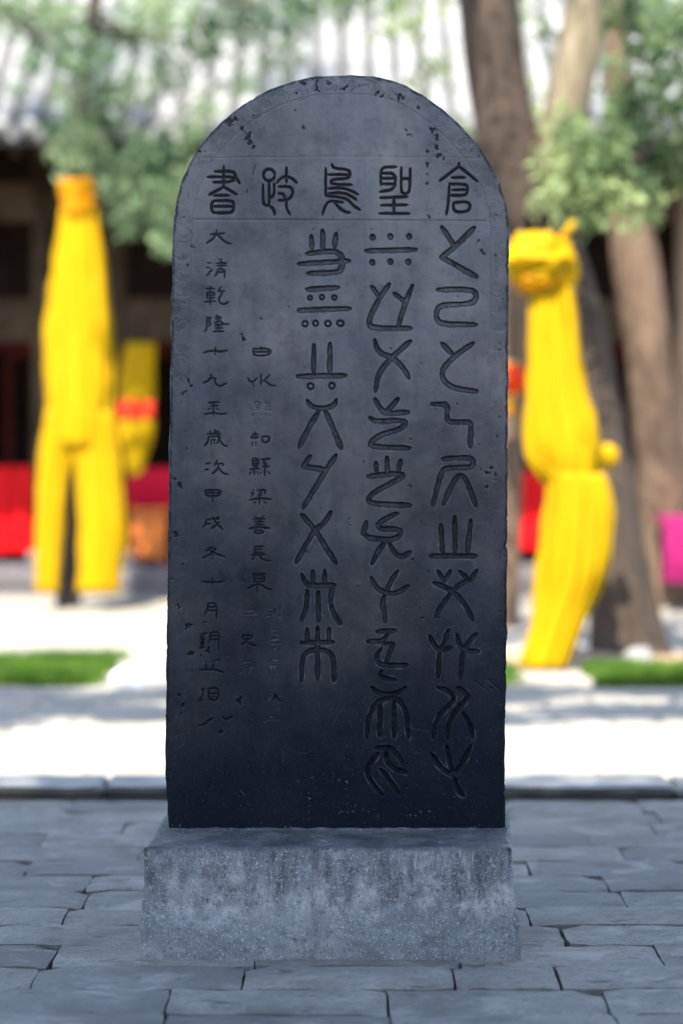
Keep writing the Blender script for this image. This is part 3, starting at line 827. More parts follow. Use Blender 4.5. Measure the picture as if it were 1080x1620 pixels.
# base block: tapering plan, wider at the foot, rough
def base_mesh():
    c = {}
    zt = P(540, 1341, 5.77).z
    f_bl, f_br = P(221, 1527, 5.76), P(823, 1527, 5.76)
    f_tl, f_tr = P(229, 1341, 5.77), P(807, 1341, 5.77)
    b_tl, b_tr = Vector((f_tl.x+.045, FY+.30, zt)), Vector((f_tr.x-.012, FY+.30, zt))
    b_tl.x = P(262, 1312, FY+.1).x - .012; b_tr.x = P(806, 1312, FY+.1).x + .012
    b_bl, b_br = Vector((f_bl.x+.02, FY+.33, 0)), Vector((f_br.x-.02, FY+.33, 0))
    for v in (f_bl, f_br, b_bl, b_br): v.z = -.02
    bm = bmesh.new()
    N = 46
    def quad(a, b, c_, d, nu, nv):
        g_ = [[bm.verts.new(a.lerp(b, i/nu).lerp(d.lerp(c_, i/nu), j/nv)) for i in range(nu+1)] for j in range(nv+1)]
        for j in range(nv):
            for i in range(nu): bm.faces.new((g_[j][i], g_[j][i+1], g_[j+1][i+1], g_[j+1][i]))
    quad(f_bl, f_br, f_tr, f_tl, 120, 40)
    quad(f_tl, f_tr, b_tr, b_tl, 120, 60)
    quad(b_bl, f_bl, f_tl, b_tl, 60, 40)
    quad(f_br, b_br, b_tr, f_tr, 60, 40)
    quad(b_br, b_bl, b_tl, b_tr, 120, 40)
    bmesh.ops.remove_doubles(bm, verts=bm.verts, dist=.0008)
    bmesh.ops.recalc_face_normals(bm, faces=bm.faces)
    bm.normal_update()
    zt_ = zt
    for v in bm.verts:
        n_ = v.normal.copy(); p_ = v.co.copy()
        top = p_.z > zt_-.004 and abs(n_.z) > .9
        amp = .35 if top else 1.0
        d = (.0055*mnoise.noise(p_*9) + .004*mnoise.noise(p_*28) + .0028*mnoise.noise(p_*70))*amp
        # a shallow joint runs down the front, left of the middle
        if n_.y < -.7: d -= .007*math.exp(-((p_.x - P(497, 1430, 5.76).x - .004*math.sin(p_.z*30))/.006)**2)
        v.co += n_*d
        sharp = abs(n_.z) > .2 and abs(n_.z) < .95
        if sharp: v.co -= n_*(.004 + .014*max(0, mnoise.noise(p_*16)))
        # vertical corners rounded
        if abs(n_.z) < .6 and abs(n_.x) > .3 and abs(n_.y) > .3:
            v.co -= n_*(.012 + .012*max(0, mnoise.noise(p_*20)))
    return bm_mesh('base', bm, True)
bo = obj('base', base_mesh(), M['base'], stele)
# mortar bead between slab and block
def mortar():
    bm = bmesh.new()
    zt = P(540, 1341, 5.77).z
    x0, x1 = P(264, 1312, FY).x, P(801, 1312, FY).x
    n = 90; prevr = None
    for i in range(n+1):
        x = x0 + (x1-x0)*i/n
        h = .005 + .004*mnoise.noise(Vector((x*30, 3, 0))); w = .016 + .012*mnoise.noise(Vector((x*11, 7, 0)))
        r_ = [bm.verts.new((x, FY+.01, zt+h)), bm.verts.new((x, FY-w*.4, zt+h*.75)), bm.verts.new((x, FY-w, zt-.006)), bm.verts.new((x, FY+.01, zt-.006))]
        if prevr:
            for a in range(3): bm.faces.new((prevr[a], r_[a], r_[a+1], prevr[a+1]))
        prevr = r_
    return bm_mesh('mortar', bm, True)
obj('mortar', mortar(), M['base'], stele)

# ------------------------------------------------------------------ foliage and trees
def leaf_mesh(name, clumps, mat, size=(.05, .10), seed=1, hang=.25, lumpy=.42):
    """clumps: (centre, radius(x,y,z), count). Small bent sprays spread through each clump."""
    r2 = np.random.default_rng(seed)
    V, T = [], []
    for c, rad, n in clumps:
        c = np.array(c, float)
        d = r2.normal(size=(n, 3)); d /= np.linalg.norm(d, axis=1)[:, None]
        rr = r2.random(n)**(1/2.2)
        lump = 1 + lumpy*np.sin(d[:, 0]*5+seed)*np.sin(d[:, 2]*6+c[0])
        p = c + d*(rr*lump)[:, None]*np.array(rad)
        ax = d + r2.normal(size=(n, 3))*.8; ax[:, 2] -= hang; ax /= np.linalg.norm(ax, axis=1)[:, None]
        sd = np.cross(ax, r2.normal(size=(n, 3))); sd /= np.linalg.norm(sd, axis=1)[:, None]
        L = r2.uniform(size[0]*.7, size[1], n)[:, None]; W = L*r2.uniform(.25, .5, n)[:, None]
        nn = np.cross(ax, sd)
        a = p - ax*L*.5; b = p + sd*W*.5 + nn*L*.08; e = p + ax*L*.5 - nn*L*.1; f = p - sd*W*.5 + nn*L*.08
        V.append(np.stack([a, b, e, f], 1).reshape(-1, 3))
        tone = np.clip(r2.random(n)*.4 + .75*r2.random()**1.4 - .05, 0, 1)
        T.append(np.repeat(tone, 4))
    V = np.concatenate(V); T = np.concatenate(T)
    n = len(V)//4
    me = bpy.data.meshes.new(name)
    me.vertices.add(len(V)); me.vertices.foreach_set('co', V.ravel().astype(np.float32))
    me.loops.add(n*4); me.loops.foreach_set('vertex_index', np.arange(n*4, dtype=np.int32))
    me.polygons.add(n); me.polygons.foreach_set('loop_start', np.arange(0, n*4, 4, dtype=np.int32))
    try: me.polygons.foreach_set('loop_total', np.full(n, 4, np.int32))
    except Exception: pass
    me.update(calc_edges=True)
    at_ = me.attributes.new('tone', 'FLOAT', 'POINT'); at_.data.foreach_set('value', T.astype(np.float32))
    me.materials.append(mat)
    return me
def pc(px, py, Y, r_px, n, flat=1.0):
    r = r_px/PPM(Y)
    return (P(px, py, Y), (r*1.15, r*1.3, r*flat*1.1), int(n*.82))
def Pg(px, py, Y, z=None):
    v = P(px, py, Y)
    if z is not None: v.z = z
    return v

# --- leaning cypress with the yellow cloth, right
YA = 14.2
bA = P(985, 1034, YA); bA.z = GZ
tA = empty('cypress_tree', bA, 'leaning forked old cypress tree with yellow cloth tied to its trunk', 'tree')
k = 1/PPM(YA)
obj('trunk', tube_mesh('trunk', [Pg(990,1040,YA,GZ-.05), P(985,1005,YA), P(972,900,YA), P(955,760,YA), P(928,600,YA), P(890,450,YA), P(850,350,YA), P(838,300,YA)],
    [66*k, 52*k, 45*k, 42*k, 42*k, 44*k, 50*k, 52*k], 22, .14, .3, 3), M['bark'], tA)
obj('limb', tube_mesh('limb', [P(850,360,YA), P(815,250,YA), P(788,120,YA), P(772,0,YA), P(760,-150,YA+.2), P(720,-400,YA+.4)], [50*k, 52*k, 47*k, 46*k, 42*k, 25*k], 20, .14, .3, 5), M['bark'], tA)
obj('limb', tube_mesh('limb', [P(850,350,YA), P(882,240,YA-.05), P(905,120,YA-.1), P(930,0,YA-.1), P(960,-150,YA-.2), P(1000,-380,YA-.3)], [44*k, 34*k, 33*k, 34*k, 30*k, 18*k], 16, .14, .3, 7), M['bark_pale'], tA)
obj('limb', tube_mesh('limb', [P(880,250,YA-.05), P(930,290,YA-.4), P(985,270,YA-.8), P(1040,220,YA-1.0)], [16*k, 12*k, 9*k, 4*k], 10, .1, .2, 8), M['bark'], tA)
obj('limb', tube_mesh('limb', [P(950,-120,YA-.2), Vector((1.4, 12.6, 4.6)), Vector((1.2, 10.6, 5.0)), Vector((.6, 7.9, 5.0))], [22*k, 16*k, 11*k, 5*k], 10, .1, .2, 9), M['bark'], tA)
obj('limb', tube_mesh('limb', [P(755,-160,YA+.2), Vector((.2, 12.4, 4.8)), Vector((-.5, 10.8, 5.2)), Vector((-1.4, 7.9, 5.1))], [26*k, 18*k, 12*k, 5*k], 10, .1, .2, 10), M['bark'], tA)
cl = [pc(905,290,YA-.4,60,520), pc(965,250,YA-.7,62,560), pc(1000,315,YA-.8,45,300), pc(890,215,YA-.3,40,140), pc(1050,60,YA-.9,70,520), pc(1065,170,YA-.8,55,330),
      pc(1010,20,YA-.5,50,260), pc(1000,170,YA-.6,45,190), pc(870,60,YA+.2,34,60), pc(690,110,YA+.6,42,80), pc(640,30,YA+.6,50,100), pc(840,180,YA+.3,40,60),
      pc(1090,260,YA-.6,50,300), pc(930,340,YA-.5,30,120), pc(720,200,YA+.5,26,40), pc(540,-20,YA+.4,60,130), pc(820,20,YA+.5,40,70)]
rr_ = random.Random(4)
for _ in range(20):     # crown above the picture
    cl.append((Vector((rr_.uniform(-.8, 3.2), rr_.uniform(12.2, 16.5), rr_.uniform(4.3, 7.2))), (.55, .6, .45), 420))
for _ in range(36):     # boughs reaching over the courtyard
    cl.append((Vector((rr_.uniform(-2.7, 1.2), rr_.uniform(7.95, 9.4), rr_.uniform(4.7, 5.3))), (.40, .28, .2), 900))
obj('crown', leaf_mesh('crown', cl, M['leaf'], (.05, .12), 21), None, tA)

# --- slim tree, trunk partly hidden by the stele
YC = 16.6
bC = P(800, 985, YC); bC.z = GZ
tC = empty('cypress_tree', bC, 'slim brown tree trunk just right of the stele, behind the yellow cloth', 'tree')
k = 1/PPM(YC)
obj('trunk', tube_mesh('trunk', [Pg(792,985,YC,GZ-.05), P(800,800,YC), P(814,560,YC), P(818,420,YC), P(800,250,YC), P(790,60,YC), P(770,-200,YC)], [30*k, 24*k, 22*k, 24*k, 22*k, 18*k, 10*k], 16, .14, .3, 13), M['bark_tan'], tC)
obj('crown', leaf_mesh('crown', [(P(790,-180,YC), (.8, .8, .6), 900), (P(850,-60,YC), (.4, .4, .3), 240), (P(700,-40,YC), (.5, .4, .35), 200), pc(760,60,YC,40,60)], M['leaf'], (.05, .12), 5), None, tC)

# --- trunk standing in for a broad tan upright surface at the right edge
YD = 18.7
bD = P(1042, 953, YD); bD.z = GZ
tD = empty('cypress_tree', bD, 'thick tan tree trunk at the right edge in front of the hall', 'tree')
k = 1/PPM(YD)
obj('trunk', tube_mesh('trunk', [Pg(1045,956,YD,GZ-.05), P(1046,850,YD), P(1038,700,YD), P(1020,540,YD), P(1002,400,YD), P(985,250,YD), P(975,60,YD), P(990,-200,YD)], [52*k, 40*k, 37*k, 35*k, 33*k, 25*k, 18*k, 11*k], 20, .15, .3, 17), M['bark_tan'], tD)
obj('crown', leaf_mesh('crown', [pc(960,110,YD,46,160), pc(1040,130,YD,50,220), pc(1000,-40,YD,80,420), pc(900,-70,YD,70,300), pc(985,200,YD-.2,36,140), pc(1100,40,YD,70,350)], M['leaf_cool'], (.05, .12), 15), None, tD)

# --- slim dark tree, left, wrapped in cloth
YE = 18.6
bE = P(112, 955, YE); bE.z = GZ
tE = empty('cypress_tree', bE, 'slim dark tree on the left wrapped in long yellow cloth', 'tree')
k = 1/PPM(YE)
obj('trunk', tube_mesh('trunk', [Pg(108,956,YE,GZ-.05), P(110,800,YE), P(118,600,YE), P(124,400,YE), P(126,270,YE), P(140,100,YE), P(165,-120,YE), P(180,-320,YE)], [22*k, 17*k, 15*k, 14*k, 14*k, 13*k, 10*k, 5*k], 14, .12, .25, 23), M['bark_dark'], tE)
for q, (a, b, c_) in enumerate([((130,230), (200,270), (275,320)), ((136,130), (60,60), (10,30)), ((150,40), (260,60), (360,90)), ((160,-60), (300,-20), (430,20)), ((128,260), (90,240), (60,225))]):
    obj('limb', tube_mesh('limb', [P(*a, YE), P(*b, YE-.2), P(*c_, YE-.4)], [8*k, 6*k, 3*k], 8, .1, .2, 30+q), M['bark_dark'], tE)
cl = [pc(125,240,YE-.2,46,420), pc(190,285,YE-.3,44,340), pc(255,315,YE-.4,42,300), pc(205,345,YE-.3,34,210), pc(235,250,YE-.3,44,260), pc(290,350,YE-.4,28,120), pc(300,280,YE-.4,30,120), pc(150,200,YE,44,240),
      pc(260,375,YE-.4,26,90), pc(100,205,YE,34,150), pc(265,395,YE-.4,18,50)]
for (a, b, r_, n) in [(20,20,50,220),(90,30,50,240),(60,100,36,50),(130,90,46,170),(190,50,50,210),(250,20,56,250),(270,110,44,120),(330,60,46,170),(390,30,50,220),(440,90,40,90),(380,130,34,60),(210,140,40,90),
                      (320,170,34,60),(470,20,50,190),(540,-10,46,150),(160,150,40,110),(20,-30,60,200),(330,-30,70,260),(600,0,40,60),(445,-40,70,240),(100,150,26,40),(30,140,20,16),(290,215,34,60)]:
    cl.append(pc(a, b, YE-.3 + .5*math.sin(a), r_, int(n*1.5)))
for _ in range(12):
    cl.append((Vector((rr_.uniform(-3.8, .4), rr_.uniform(16.5, 19.2), rr_.uniform(5.0, 7.0))), (.6, .6, .4), 330))
obj('crown', leaf_mesh('crown', cl, M['leaf_cool'], (.06, .13), 33), None, tE)

# --- unseen dense cypresses added behind the photographer to shade the pavement and stele
el = R(SUN_EL); sx_ = math.sin(R(SUN_AZ))/math.tan(el); sy_ = math.cos(R(SUN_AZ))/math.tan(el)
def shade_tree(xg, yg, z, r, label, seed):
    c = Vector((xg - sx_*z, yg - sy_*z, z))
    t = empty('shade_cypress', (c.x, c.y, GZ), label, 'tree', 'tall cypresses behind the viewpoint')
    obj('trunk', tube_mesh('trunk', [(c.x, c.y, GZ-.05), (c.x+.05, c.y, z*.4), (c.x, c.y+.05, z)], [.32, .24, .12], 14, .12, .25, seed), M['bark'], t)
    obj('crown', leaf_mesh('crown', [(c, (r, r, r), 13000), (c+Vector((.3, .2, .6)), (r*.8, r*.8, r*.8), 3500)], M['leaf'], (.28, .42), seed, .25, .06), None, t)
lb = 'tall dense cypress standing behind the viewpoint, shading the pavement'
for q, xg in enumerate((-6.4, -3.6, -1.0, 1.2, 3.8, 6.4)):
    shade_tree(xg, 5.45 - .05*(q % 2), 13.0, 3.0, lb, 50+q)
for q, xg in enumerate((-6, -2.2, 2.0, 6)):
    shade_tree(xg, -.8, 13.0, 3.2, lb, 70+q)

# --- unseen grey wall added behind the photographer to block low sky and bounce
cw = empty('courtyard_wall', (0, -11, GZ), 'long grey brick courtyard wall with tiled coping behind the viewpoint', 'wall')
box('wall_body', -22, 22, -11.3, -10.9, GZ-.05, 5.2, M['wall_grey'], cw, .01)
box('coping', -22.1, 22.1, -11.5, -10.7, 5.203, 5.45, M['tilebed'], cw, .03)
box('plinth_course', -22.05, 22.05, -11.35, -10.84, GZ-.02, .5, M['plinth'], cw, .02)

# ------------------------------------------------------------------ lawn strips and tree bed
def lawn(name, x0, x1, y0, y1, label, n, seed):
    r2 = np.random.default_rng(seed)
    x = r2.uniform(x0, x1, n); yv = r2.uniform(y0, y1, n)
    fe = np.minimum.reduce([x-x0, x1-x, (yv-y0)*1.2, (y1-yv)*1.2])
    wv = .10*np.sin(x*3.1+seed) + .07*np.sin(x*7.7+1.3*seed) + .06*np.sin(yv*9+seed)
    bald = np.sin(x*4.3+seed*2)*np.sin(yv*5.1+x) + .6*np.sin(x*11+yv*7)
    keep = (fe > .10 + wv + .18*r2.random(n)**2) & (bald < .75 + .5*r2.random(n))
    x, yv = x[keep], yv[keep]; n = len(x)
    h = r2.uniform(.04, .085, n); a = r2.uniform(0, 6.28, n); w = .006
    lx = r2.normal(size=n)*.025; ly = r2.normal(size=n)*.025
    z0 = GZ + .0
    A = np.c_[x-np.cos(a)*w, yv-np.sin(a)*w, np.full(n, z0)]; B = np.c_[x+np.cos(a)*w, yv+np.sin(a)*w, np.full(n, z0)]; C_ = np.c_[x+lx, yv+ly, z0+h]
    V = np.stack([A, B, C_], 1).reshape(-1, 3)
    me = bpy.data.meshes.new(name)
    me.vertices.add(len(V)); me.vertices.foreach_set('co', V.ravel().astype(np.float32))
    me.loops.add(n*3); me.loops.foreach_set('vertex_index', np.arange(n*3, dtype=np.int32))
    me.polygons.add(n); me.polygons.foreach_set('loop_start', np.arange(0, n*3, 3, dtype=np.int32))
    me.update(calc_edges=True)
    at_ = me.attributes.new('tone', 'FLOAT', 'POINT'); at_.data.foreach_set('value', np.repeat(np.clip(.55*r2.random(n) + .28*np.sin(x*5+seed)*np.sin(yv*6+x*2) + .2, 0, 1), 3).astype(np.float32))
    me.materials.append(M['grass'])
    o = obj('grass', me); tag(o, label, 'grass', None, 'stuff')
def gy_at(py): return CAM_H/(math.tan(math.atan((py-810)/FPX)+PITCH))
lawn('grass', -4.0, P(193, 1050, 13.4).x, gy_at(1079), gy_at(1033), 'strip of bright green grass left of the stele', 26000, 3)
lawn('grass', P(800, 1060, 13.2).x-.6, P(858, 1060, 13.2).x, gy_at(1076), gy_at(1040), 'small patch of green grass under the yellow cloth end', 5000, 4)
lawn('grass', P(905, 1060, 13.2).x, 4.2, gy_at(1080), gy_at(1046), 'strip of green grass in front of the leaning tree at right', 22000, 5)
# bed of dry earth round the leaning tree
def bed():
    bm = bmesh.new(); c = bm.verts.new((bA.x-.1, bA.y-.1, GZ+.05)); rg = []
    for i in range(28):
        a = 2*math.pi*i/28; r = 1 + .18*mnoise.noise(Vector((math.cos(a)*2, math.sin(a)*2, 4)))
        rg.append(bm.verts.new((bA.x-.1+math.cos(a)*.75*r, bA.y-.1+math.sin(a)*.62*r, GZ+.004)))
    for i in range(28): bm.faces.new((c, rg[i], rg[(i+1) % 28]))
    return bm_mesh('earth_bed', bm, True)
tag(obj('earth_bed', bed(), M['earth']), kind='structure')
def stone(name, loc, s, mat, label, cat):
    bm = bmesh.new(); bmesh.ops.create_icosphere(bm, subdivisions=3, radius=1)
    for v in bm.verts:
        v.co *= 1 + .25*mnoise.noise(v.co*1.6)
        v.co = Vector((v.co.x*s[0], v.co.y*s[1], max(v.co.z, -.5)*s[2] + s[2]*.5))
    tag(obj(name, bm_mesh(name, bm, True), mat, None, loc), label, cat)
stone('white_stone', (P(210, 1080, 12.6).x, gy_at(1079), GZ), (.10, .07, .075), M['white'], 'small white stone at the end of the left grass strip', 'stone')
stone('pale_stone', (P(1005, 1045, 13.9).x, 13.75, GZ), (.09, .07, .07), M['kerb'], 'pale stone at the foot of the leaning tree', 'stone')

# ------------------------------------------------------------------ cloths
def drape(name, stations, Y, mat, parent, pleats=7, depth=.5, amp=.16, seed=0, nseg=84, lift=0.0):
    """stations: (centre px, py, half width px). A pleated closed fall of cloth."""
    k = 1/PPM(Y)
    st = [np.array((a, b, c_*.78), float) for a, b, c_ in stations]
    # resample
    out = []
    n = len(st)
    for i in range(n-1):
        p0, p1, p2, p3 = st[max(i-1, 0)], st[i], st[i+1], st[min(i+2, n-1)]
        m = max(3, int(abs(p2[1]-p1[1])/14))
        for q in range(m):
            t = q/m
            out.append(.5*((2*p1)+(p2-p0)*t+(2*p0-5*p1+4*p2-p3)*t*t+(3*p1-p0-3*p2+p3)*t**3))
    out.append(st[-1])
    V, Fc = [], []
    ph = seed*1.7
    for i, (cx, cy, hw) in enumerate(out):
        c = P(cx, cy, Y)
        for j in range(nseg):
            th = 2*math.pi*j/nseg
            wv = th + .35*mnoise.noise(Vector((math.cos(th)*1.2+seed, math.sin(th)*1.2, i*.045)))
            f1 = abs(math.sin(pleats*.5*wv + ph))**.7 - .6
            f2 = abs(math.sin((pleats+1.5)*wv + 1.3*ph + .05*i))**.6 - .6
            cr = mnoise.noise(Vector((math.cos(th)*2.6, math.sin(th)*2.6+seed, i*.16)))
            cr2 = abs(mnoise.noise(Vector((math.cos(th)*4+seed, math.sin(th)*4, i*.22))))
            pl = 1 + 2.3*amp*f1 + 1.5*amp*f2 + .14*cr - .16*cr2
            V.append((c.x + math.cos(th)*hw*k*pl, c.y + math.sin(th)*hw*k*depth*pl + lift, c.z + .01*mnoise.noise(Vector((th, seed, i*.3)))))
    m = len(out)
    for i in range(m-1):
        for j in range(nseg):
            j2 = (j+1) % nseg
            Fc.append((i*nseg+j, (i+1)*nseg+j, (i+1)*nseg+j2, i*nseg+j2))
    Fc.append(tuple(range(nseg))); Fc.append(tuple((m-1)*nseg+j for j in range(nseg))[::-1])
    return obj(name, mesh_from(name, V, Fc, True), mat, parent)
def knot(name, px, py, rx, rz, Y, mat, parent, seed=0):
    bm = bmesh.new(); bmesh.ops.create_icosphere(bm, subdivisions=4, radius=1)
    k = 1/PPM(Y); c = P(px, py, Y)
    for v in bm.verts:
        q = v.co.copy()
        f = 1 + .25*mnoise.noise(q*1.6 + Vector((seed, 0, 0))) - .28*abs(mnoise.noise(q*3.1 + Vector((0, seed, 0)))) + .16*abs(math.sin(q.x*4 + q.z*6 + seed + 2*mnoise.noise(q*2)))
        v.co = Vector((c.x + q.x*rx*k*f, c.y + q.y*rx*k*.8*f, c.z + q.z*rz*k*f))
    return obj(name, bm_mesh(name, bm, True), mat, parent)
YQ = 13.45
q0 = P(880, 1060, YQ)
yc = empty('yellow_cloth', (q0.x, q0.y, 0), 'long bright yellow cloth knotted on the leaning tree right of the stele', 'cloth')
knot('knot', 848, 408, 50, 40, YQ, M['yellow'], yc, 2)
knot('knot', 878, 424, 34, 42, YQ+.04, M['yellow'], yc, 6)
knot('knot', 850, 440, 40, 26, YQ+.02, M['orange'], yc, 9)
drape('loose_end', [(866,420,12), (886,384,10), (906,350,8)], YQ+.12, M['yellow'], yc, 3, .2, .1, 4, 20)
drape('upper_fall', [(868,446,34), (872,500,40), (878,593,48), (886,680,60), (893,728,62), (902,768,44)], YQ, M['yellow'], yc, 13, .34, .22, 1)
drape('lower_fall', [(908,748,46), (914,790,54), (908,885,60), (898,934,53), (882,983,43), (858,1058,38)], YQ-.02, M['yellow'], yc, 12, .30, .24, 3)
knot('tie', 962, 722, 14, 18, YQ+.1, M['yellow'], yc, 4)
YR_ = 18.25
q0 = P(130, 940, YR_)
yl_ = empty('yellow_cloth', (q0.x, q0.y, 0), 'long yellow cloth hanging in two tails from the slim dark tree at left', 'cloth')
drape('gathered_top', [(120,284,33), (122,300,33), (124,318,30), (125,340,31)], YR_, M['orange'], yl_, 8, .6, .14, 9)  # orange paints in the shaded look of the yellow cloth's top
drape('upper_fall', [(125,330,30), (126,380,38), (125,470,51), (124,540,56), (124,610,57), (125,666,56), (126,706,50)], YR_, M['yellow'], yl_, 13, .36, .2, 5)
drape('tail', [(104,650,34), (95,700,33), (84,760,26), (78,850,22), (75,938,20)], YR_+.02, M['yellow'], yl_, 7, .55, .2, 6)
drape('tail', [(146,650,36), (150,700,39), (157,760,38), (160,850,38), (154,938,35)], YR_+.01, M['yellow'], yl_, 9, .5, .2, 7)

# ------------------------------------------------------------------ hall across the courtyard
HY = 21.6       # facade
PLY = 19.95     # front of the plinth
hx0, hx1 = -7.5, 7.5
hall = empty('temple_hall', (0, HY, 0), 'old timber temple hall with pale tiled roof behind the trees', 'hall')
PZ = P(540, 901, PLY).z
box('plinth', hx0, hx1, PLY, 27.5, GZ-.1, PZ-.004, M['plinth'], hall, .01)
xx = hx0
while xx < hx1:          # edging slabs along the front of the plinth
    L = random.uniform(.9, 1.4); L = min(L, hx1-xx)
    if L > .1: box('edging_slab', xx+.004, xx+L-.004, PLY-.03, PLY+.42, PZ-.13, PZ+.012, M['plinth'], hall, .012)
    xx += L
# columns
FYc = 20.55
colx = [P(px, 500, FYc).x for px in (-420, 70, 183, 560, 1086, 1500)]
eave_z = P(540, 214, 19.1).z
for cx in colx:
    bm = bmesh.new(); bmesh.ops.create_cone(bm, segments=20, radius1=.10, radius2=.095, depth=eave_z+.3-PZ, cap_ends=True)
    for v in bm.verts: v.co += Vector((cx, FYc, PZ+(eave_z+.3-PZ)/2))
    o = obj('column', bm_mesh('column', bm, True), M['wood_tan'] if cx > 2 else M['wood_brown'], hall)
    bm = bmesh.new(); bmesh.ops.create_cone(bm, segments=20, radius1=.17, radius2=.13, depth=.12, cap_ends=True)
    for v in bm.verts: v.co += Vector((cx, FYc, PZ+.07))
    obj('column_foot', bm_mesh('column_foot', bm, True), M['plinth'], o)
def zof(py, Y): return P(540, py, Y).z
box('beam', hx0, hx1, FYc-.06, FYc+.06, zof(350, FYc), zof(290, FYc), M['wood_brown'], hall, .01)
box('beam', hx0, hx1, FYc-.05, FYc+.05, zof(540, FYc), zof(474, FYc), M['wood_brown'], hall, .01)
box('back_wall', hx0, hx1, 26.4, 26.6, PZ, eave_z+1.2, M['wall'], hall, 0)
box('side_wall', hx0, hx0+.25, HY, 26.4, PZ, eave_z+.5, M['wall'], hall, 0)
box('side_wall', hx1-.25, hx1, HY, 26.4, PZ, eave_z+.5, M['wall'], hall, 0)
box('ceiling', hx0, hx1, HY-.2, 26.4, eave_z+.5, eave_z+.6, M['wood_dark'], hall, 0)
# lattice door leaves of the facade, some folded open
def door(x0, x1, z0, z1, Y):
    d = box('door', x0, x1, Y, Y+.05, z0, z0+(z1-z0)*.36, M['wood_red'], hall, .004)
    for a, b in ((x0, x0+.06), (x1-.06, x1)): box('stile', a, b, Y-.004, Y+.054, z0+(z1-z0)*.36, z1, M['wood_red'], d, .004)
    box('rail', x0+.06, x1-.06, Y-.002, Y+.052, z1-.07, z1, M['wood_red'], d, .004)
    n = 5
    for i in range(1, n):
        xm = x0+.06 + (x1-x0-.12)*i/n
        box('lattice_bar', xm-.010, xm+.010, Y+.012, Y+.038, z0+(z1-z0)*.36, z1-.07, M['wood_dark'], d, 0)
    for i in range(1, 6):
        zm = z0+(z1-z0)*(.36+.6*i/6)
        box('lattice_bar', x0+.06, x1-.06, Y+.016, Y+.034, zm-.010, zm+.010, M['wood_dark'], d, 0)
dz1 = zof(555, HY)
x_ = hx0+.3; q = 0
while x_ < hx1-.7:
    if q % 4 in (0, 1, 3) or abs(x_) > 5: door(x_, x_+.58, PZ+.02, dz1, HY)
    x_ += .6; q += 1
box('lintel', hx0, hx1, HY-.03, HY+.08, dz1, dz1+.16, M['wood_red'], hall, .006)
box('transom_wall', hx0, hx1, HY+.01, HY+.06, dz1+.16, eave_z+.45, M['wood_dark'], hall, 0)
# eave: rafters and roof
EY = 19.1
slope = .60
ridge_y = 24.6
def rz(Y): return eave_z + .05 + (Y-EY)*slope + .018*(Y-EY)**2
bm = bmesh.new(); n = 14; prevv = None
for i in range(n+1):
    Y = EY + (ridge_y-EY)*i/n
    v4 = [bm.verts.new((hx0-.7, Y, rz(Y))), bm.verts.new((hx1+.7, Y, rz(Y))), bm.verts.new((hx1+.7, Y, rz(Y)-.12)), bm.verts.new((hx0-.7, Y, rz(Y)-.12))]
    if prevv:
        for a in range(4): bm.faces.new((prevv[a], prevv[(a+1) % 4], v4[(a+1) % 4], v4[a]))
    else: bm.faces.new(v4)
    prevv = v4
for i in range(1, n+1):
    Y = ridge_y + (ridge_y-EY)*i/n; Ym = ridge_y - (Y-ridge_y)
    v4 = [bm.verts.new((hx0-.7, Y, rz(Ym))), bm.verts.new((hx1+.7, Y, rz(Ym))), bm.verts.new((hx1+.7, Y, rz(Ym)-.12)), bm.verts.new((hx0-.7, Y, rz(Ym)-.12))]
    for a in range(4): bm.faces.new((prevv[a], prevv[(a+1) % 4], v4[(a+1) % 4], v4[a]))
    prevv = v4
bm.faces.new(prevv[::-1])
roof = obj('roof', bm_mesh('roof', bm), M['tilebed'], hall)
# one row of overlapping cap tiles, with its round end tile, shared by all rows
def tile_row_mesh():
    V, Fc = [], []
    seg = 8; r = .062; tl = .30
    nt = int((ridge_y-EY-.05)/tl)
    for t in range(nt):
        y0 = EY - .03 + t*tl; y1 = y0 + tl + .02
        b0 = len(V)
        for (Y, rr) in ((y0, r), (y1, r*.86)):
            for s in range(seg+1):
                a = math.pi*s/seg
                V.append((math.cos(a)*rr, Y, rz(Y) + .004 + math.sin(a)*rr*1.05))
        for s in range(seg): Fc.append((b0+s, b0+s+1, b0+seg+1+s+1, b0+seg+1+s))
        Fc.append(tuple(b0+s for s in range(seg+1))[::-1])
    # end disc
    b0 = len(V)
    for dy in (-.05, -.025):
        for s in range(14):
            a = 2*math.pi*s/14
            V.append((math.cos(a)*.07, EY+dy, rz(EY)+.01+math.sin(a)*.07))
    Fc.append(tuple(b0+s for s in range(14)))
    for s in range(14): Fc.append((b0+s, b0+14+s, b0+14+(s+1) % 14, b0+(s+1) % 14))
    return mesh_from('tile_row', V, Fc, True)
trm = tile_row_mesh(); trm.materials.append(M['tile'])
TSP = .215
nrow = int((hx1-hx0+1.2)/TSP)
for i in range(nrow):
    o = obj('tile_row', trm, None, roof, None)
    o.location = Vector((hx0-.55 + i*TSP, random.uniform(-.01, .01), random.uniform(-.006, .006))) - hall.location - roof.location
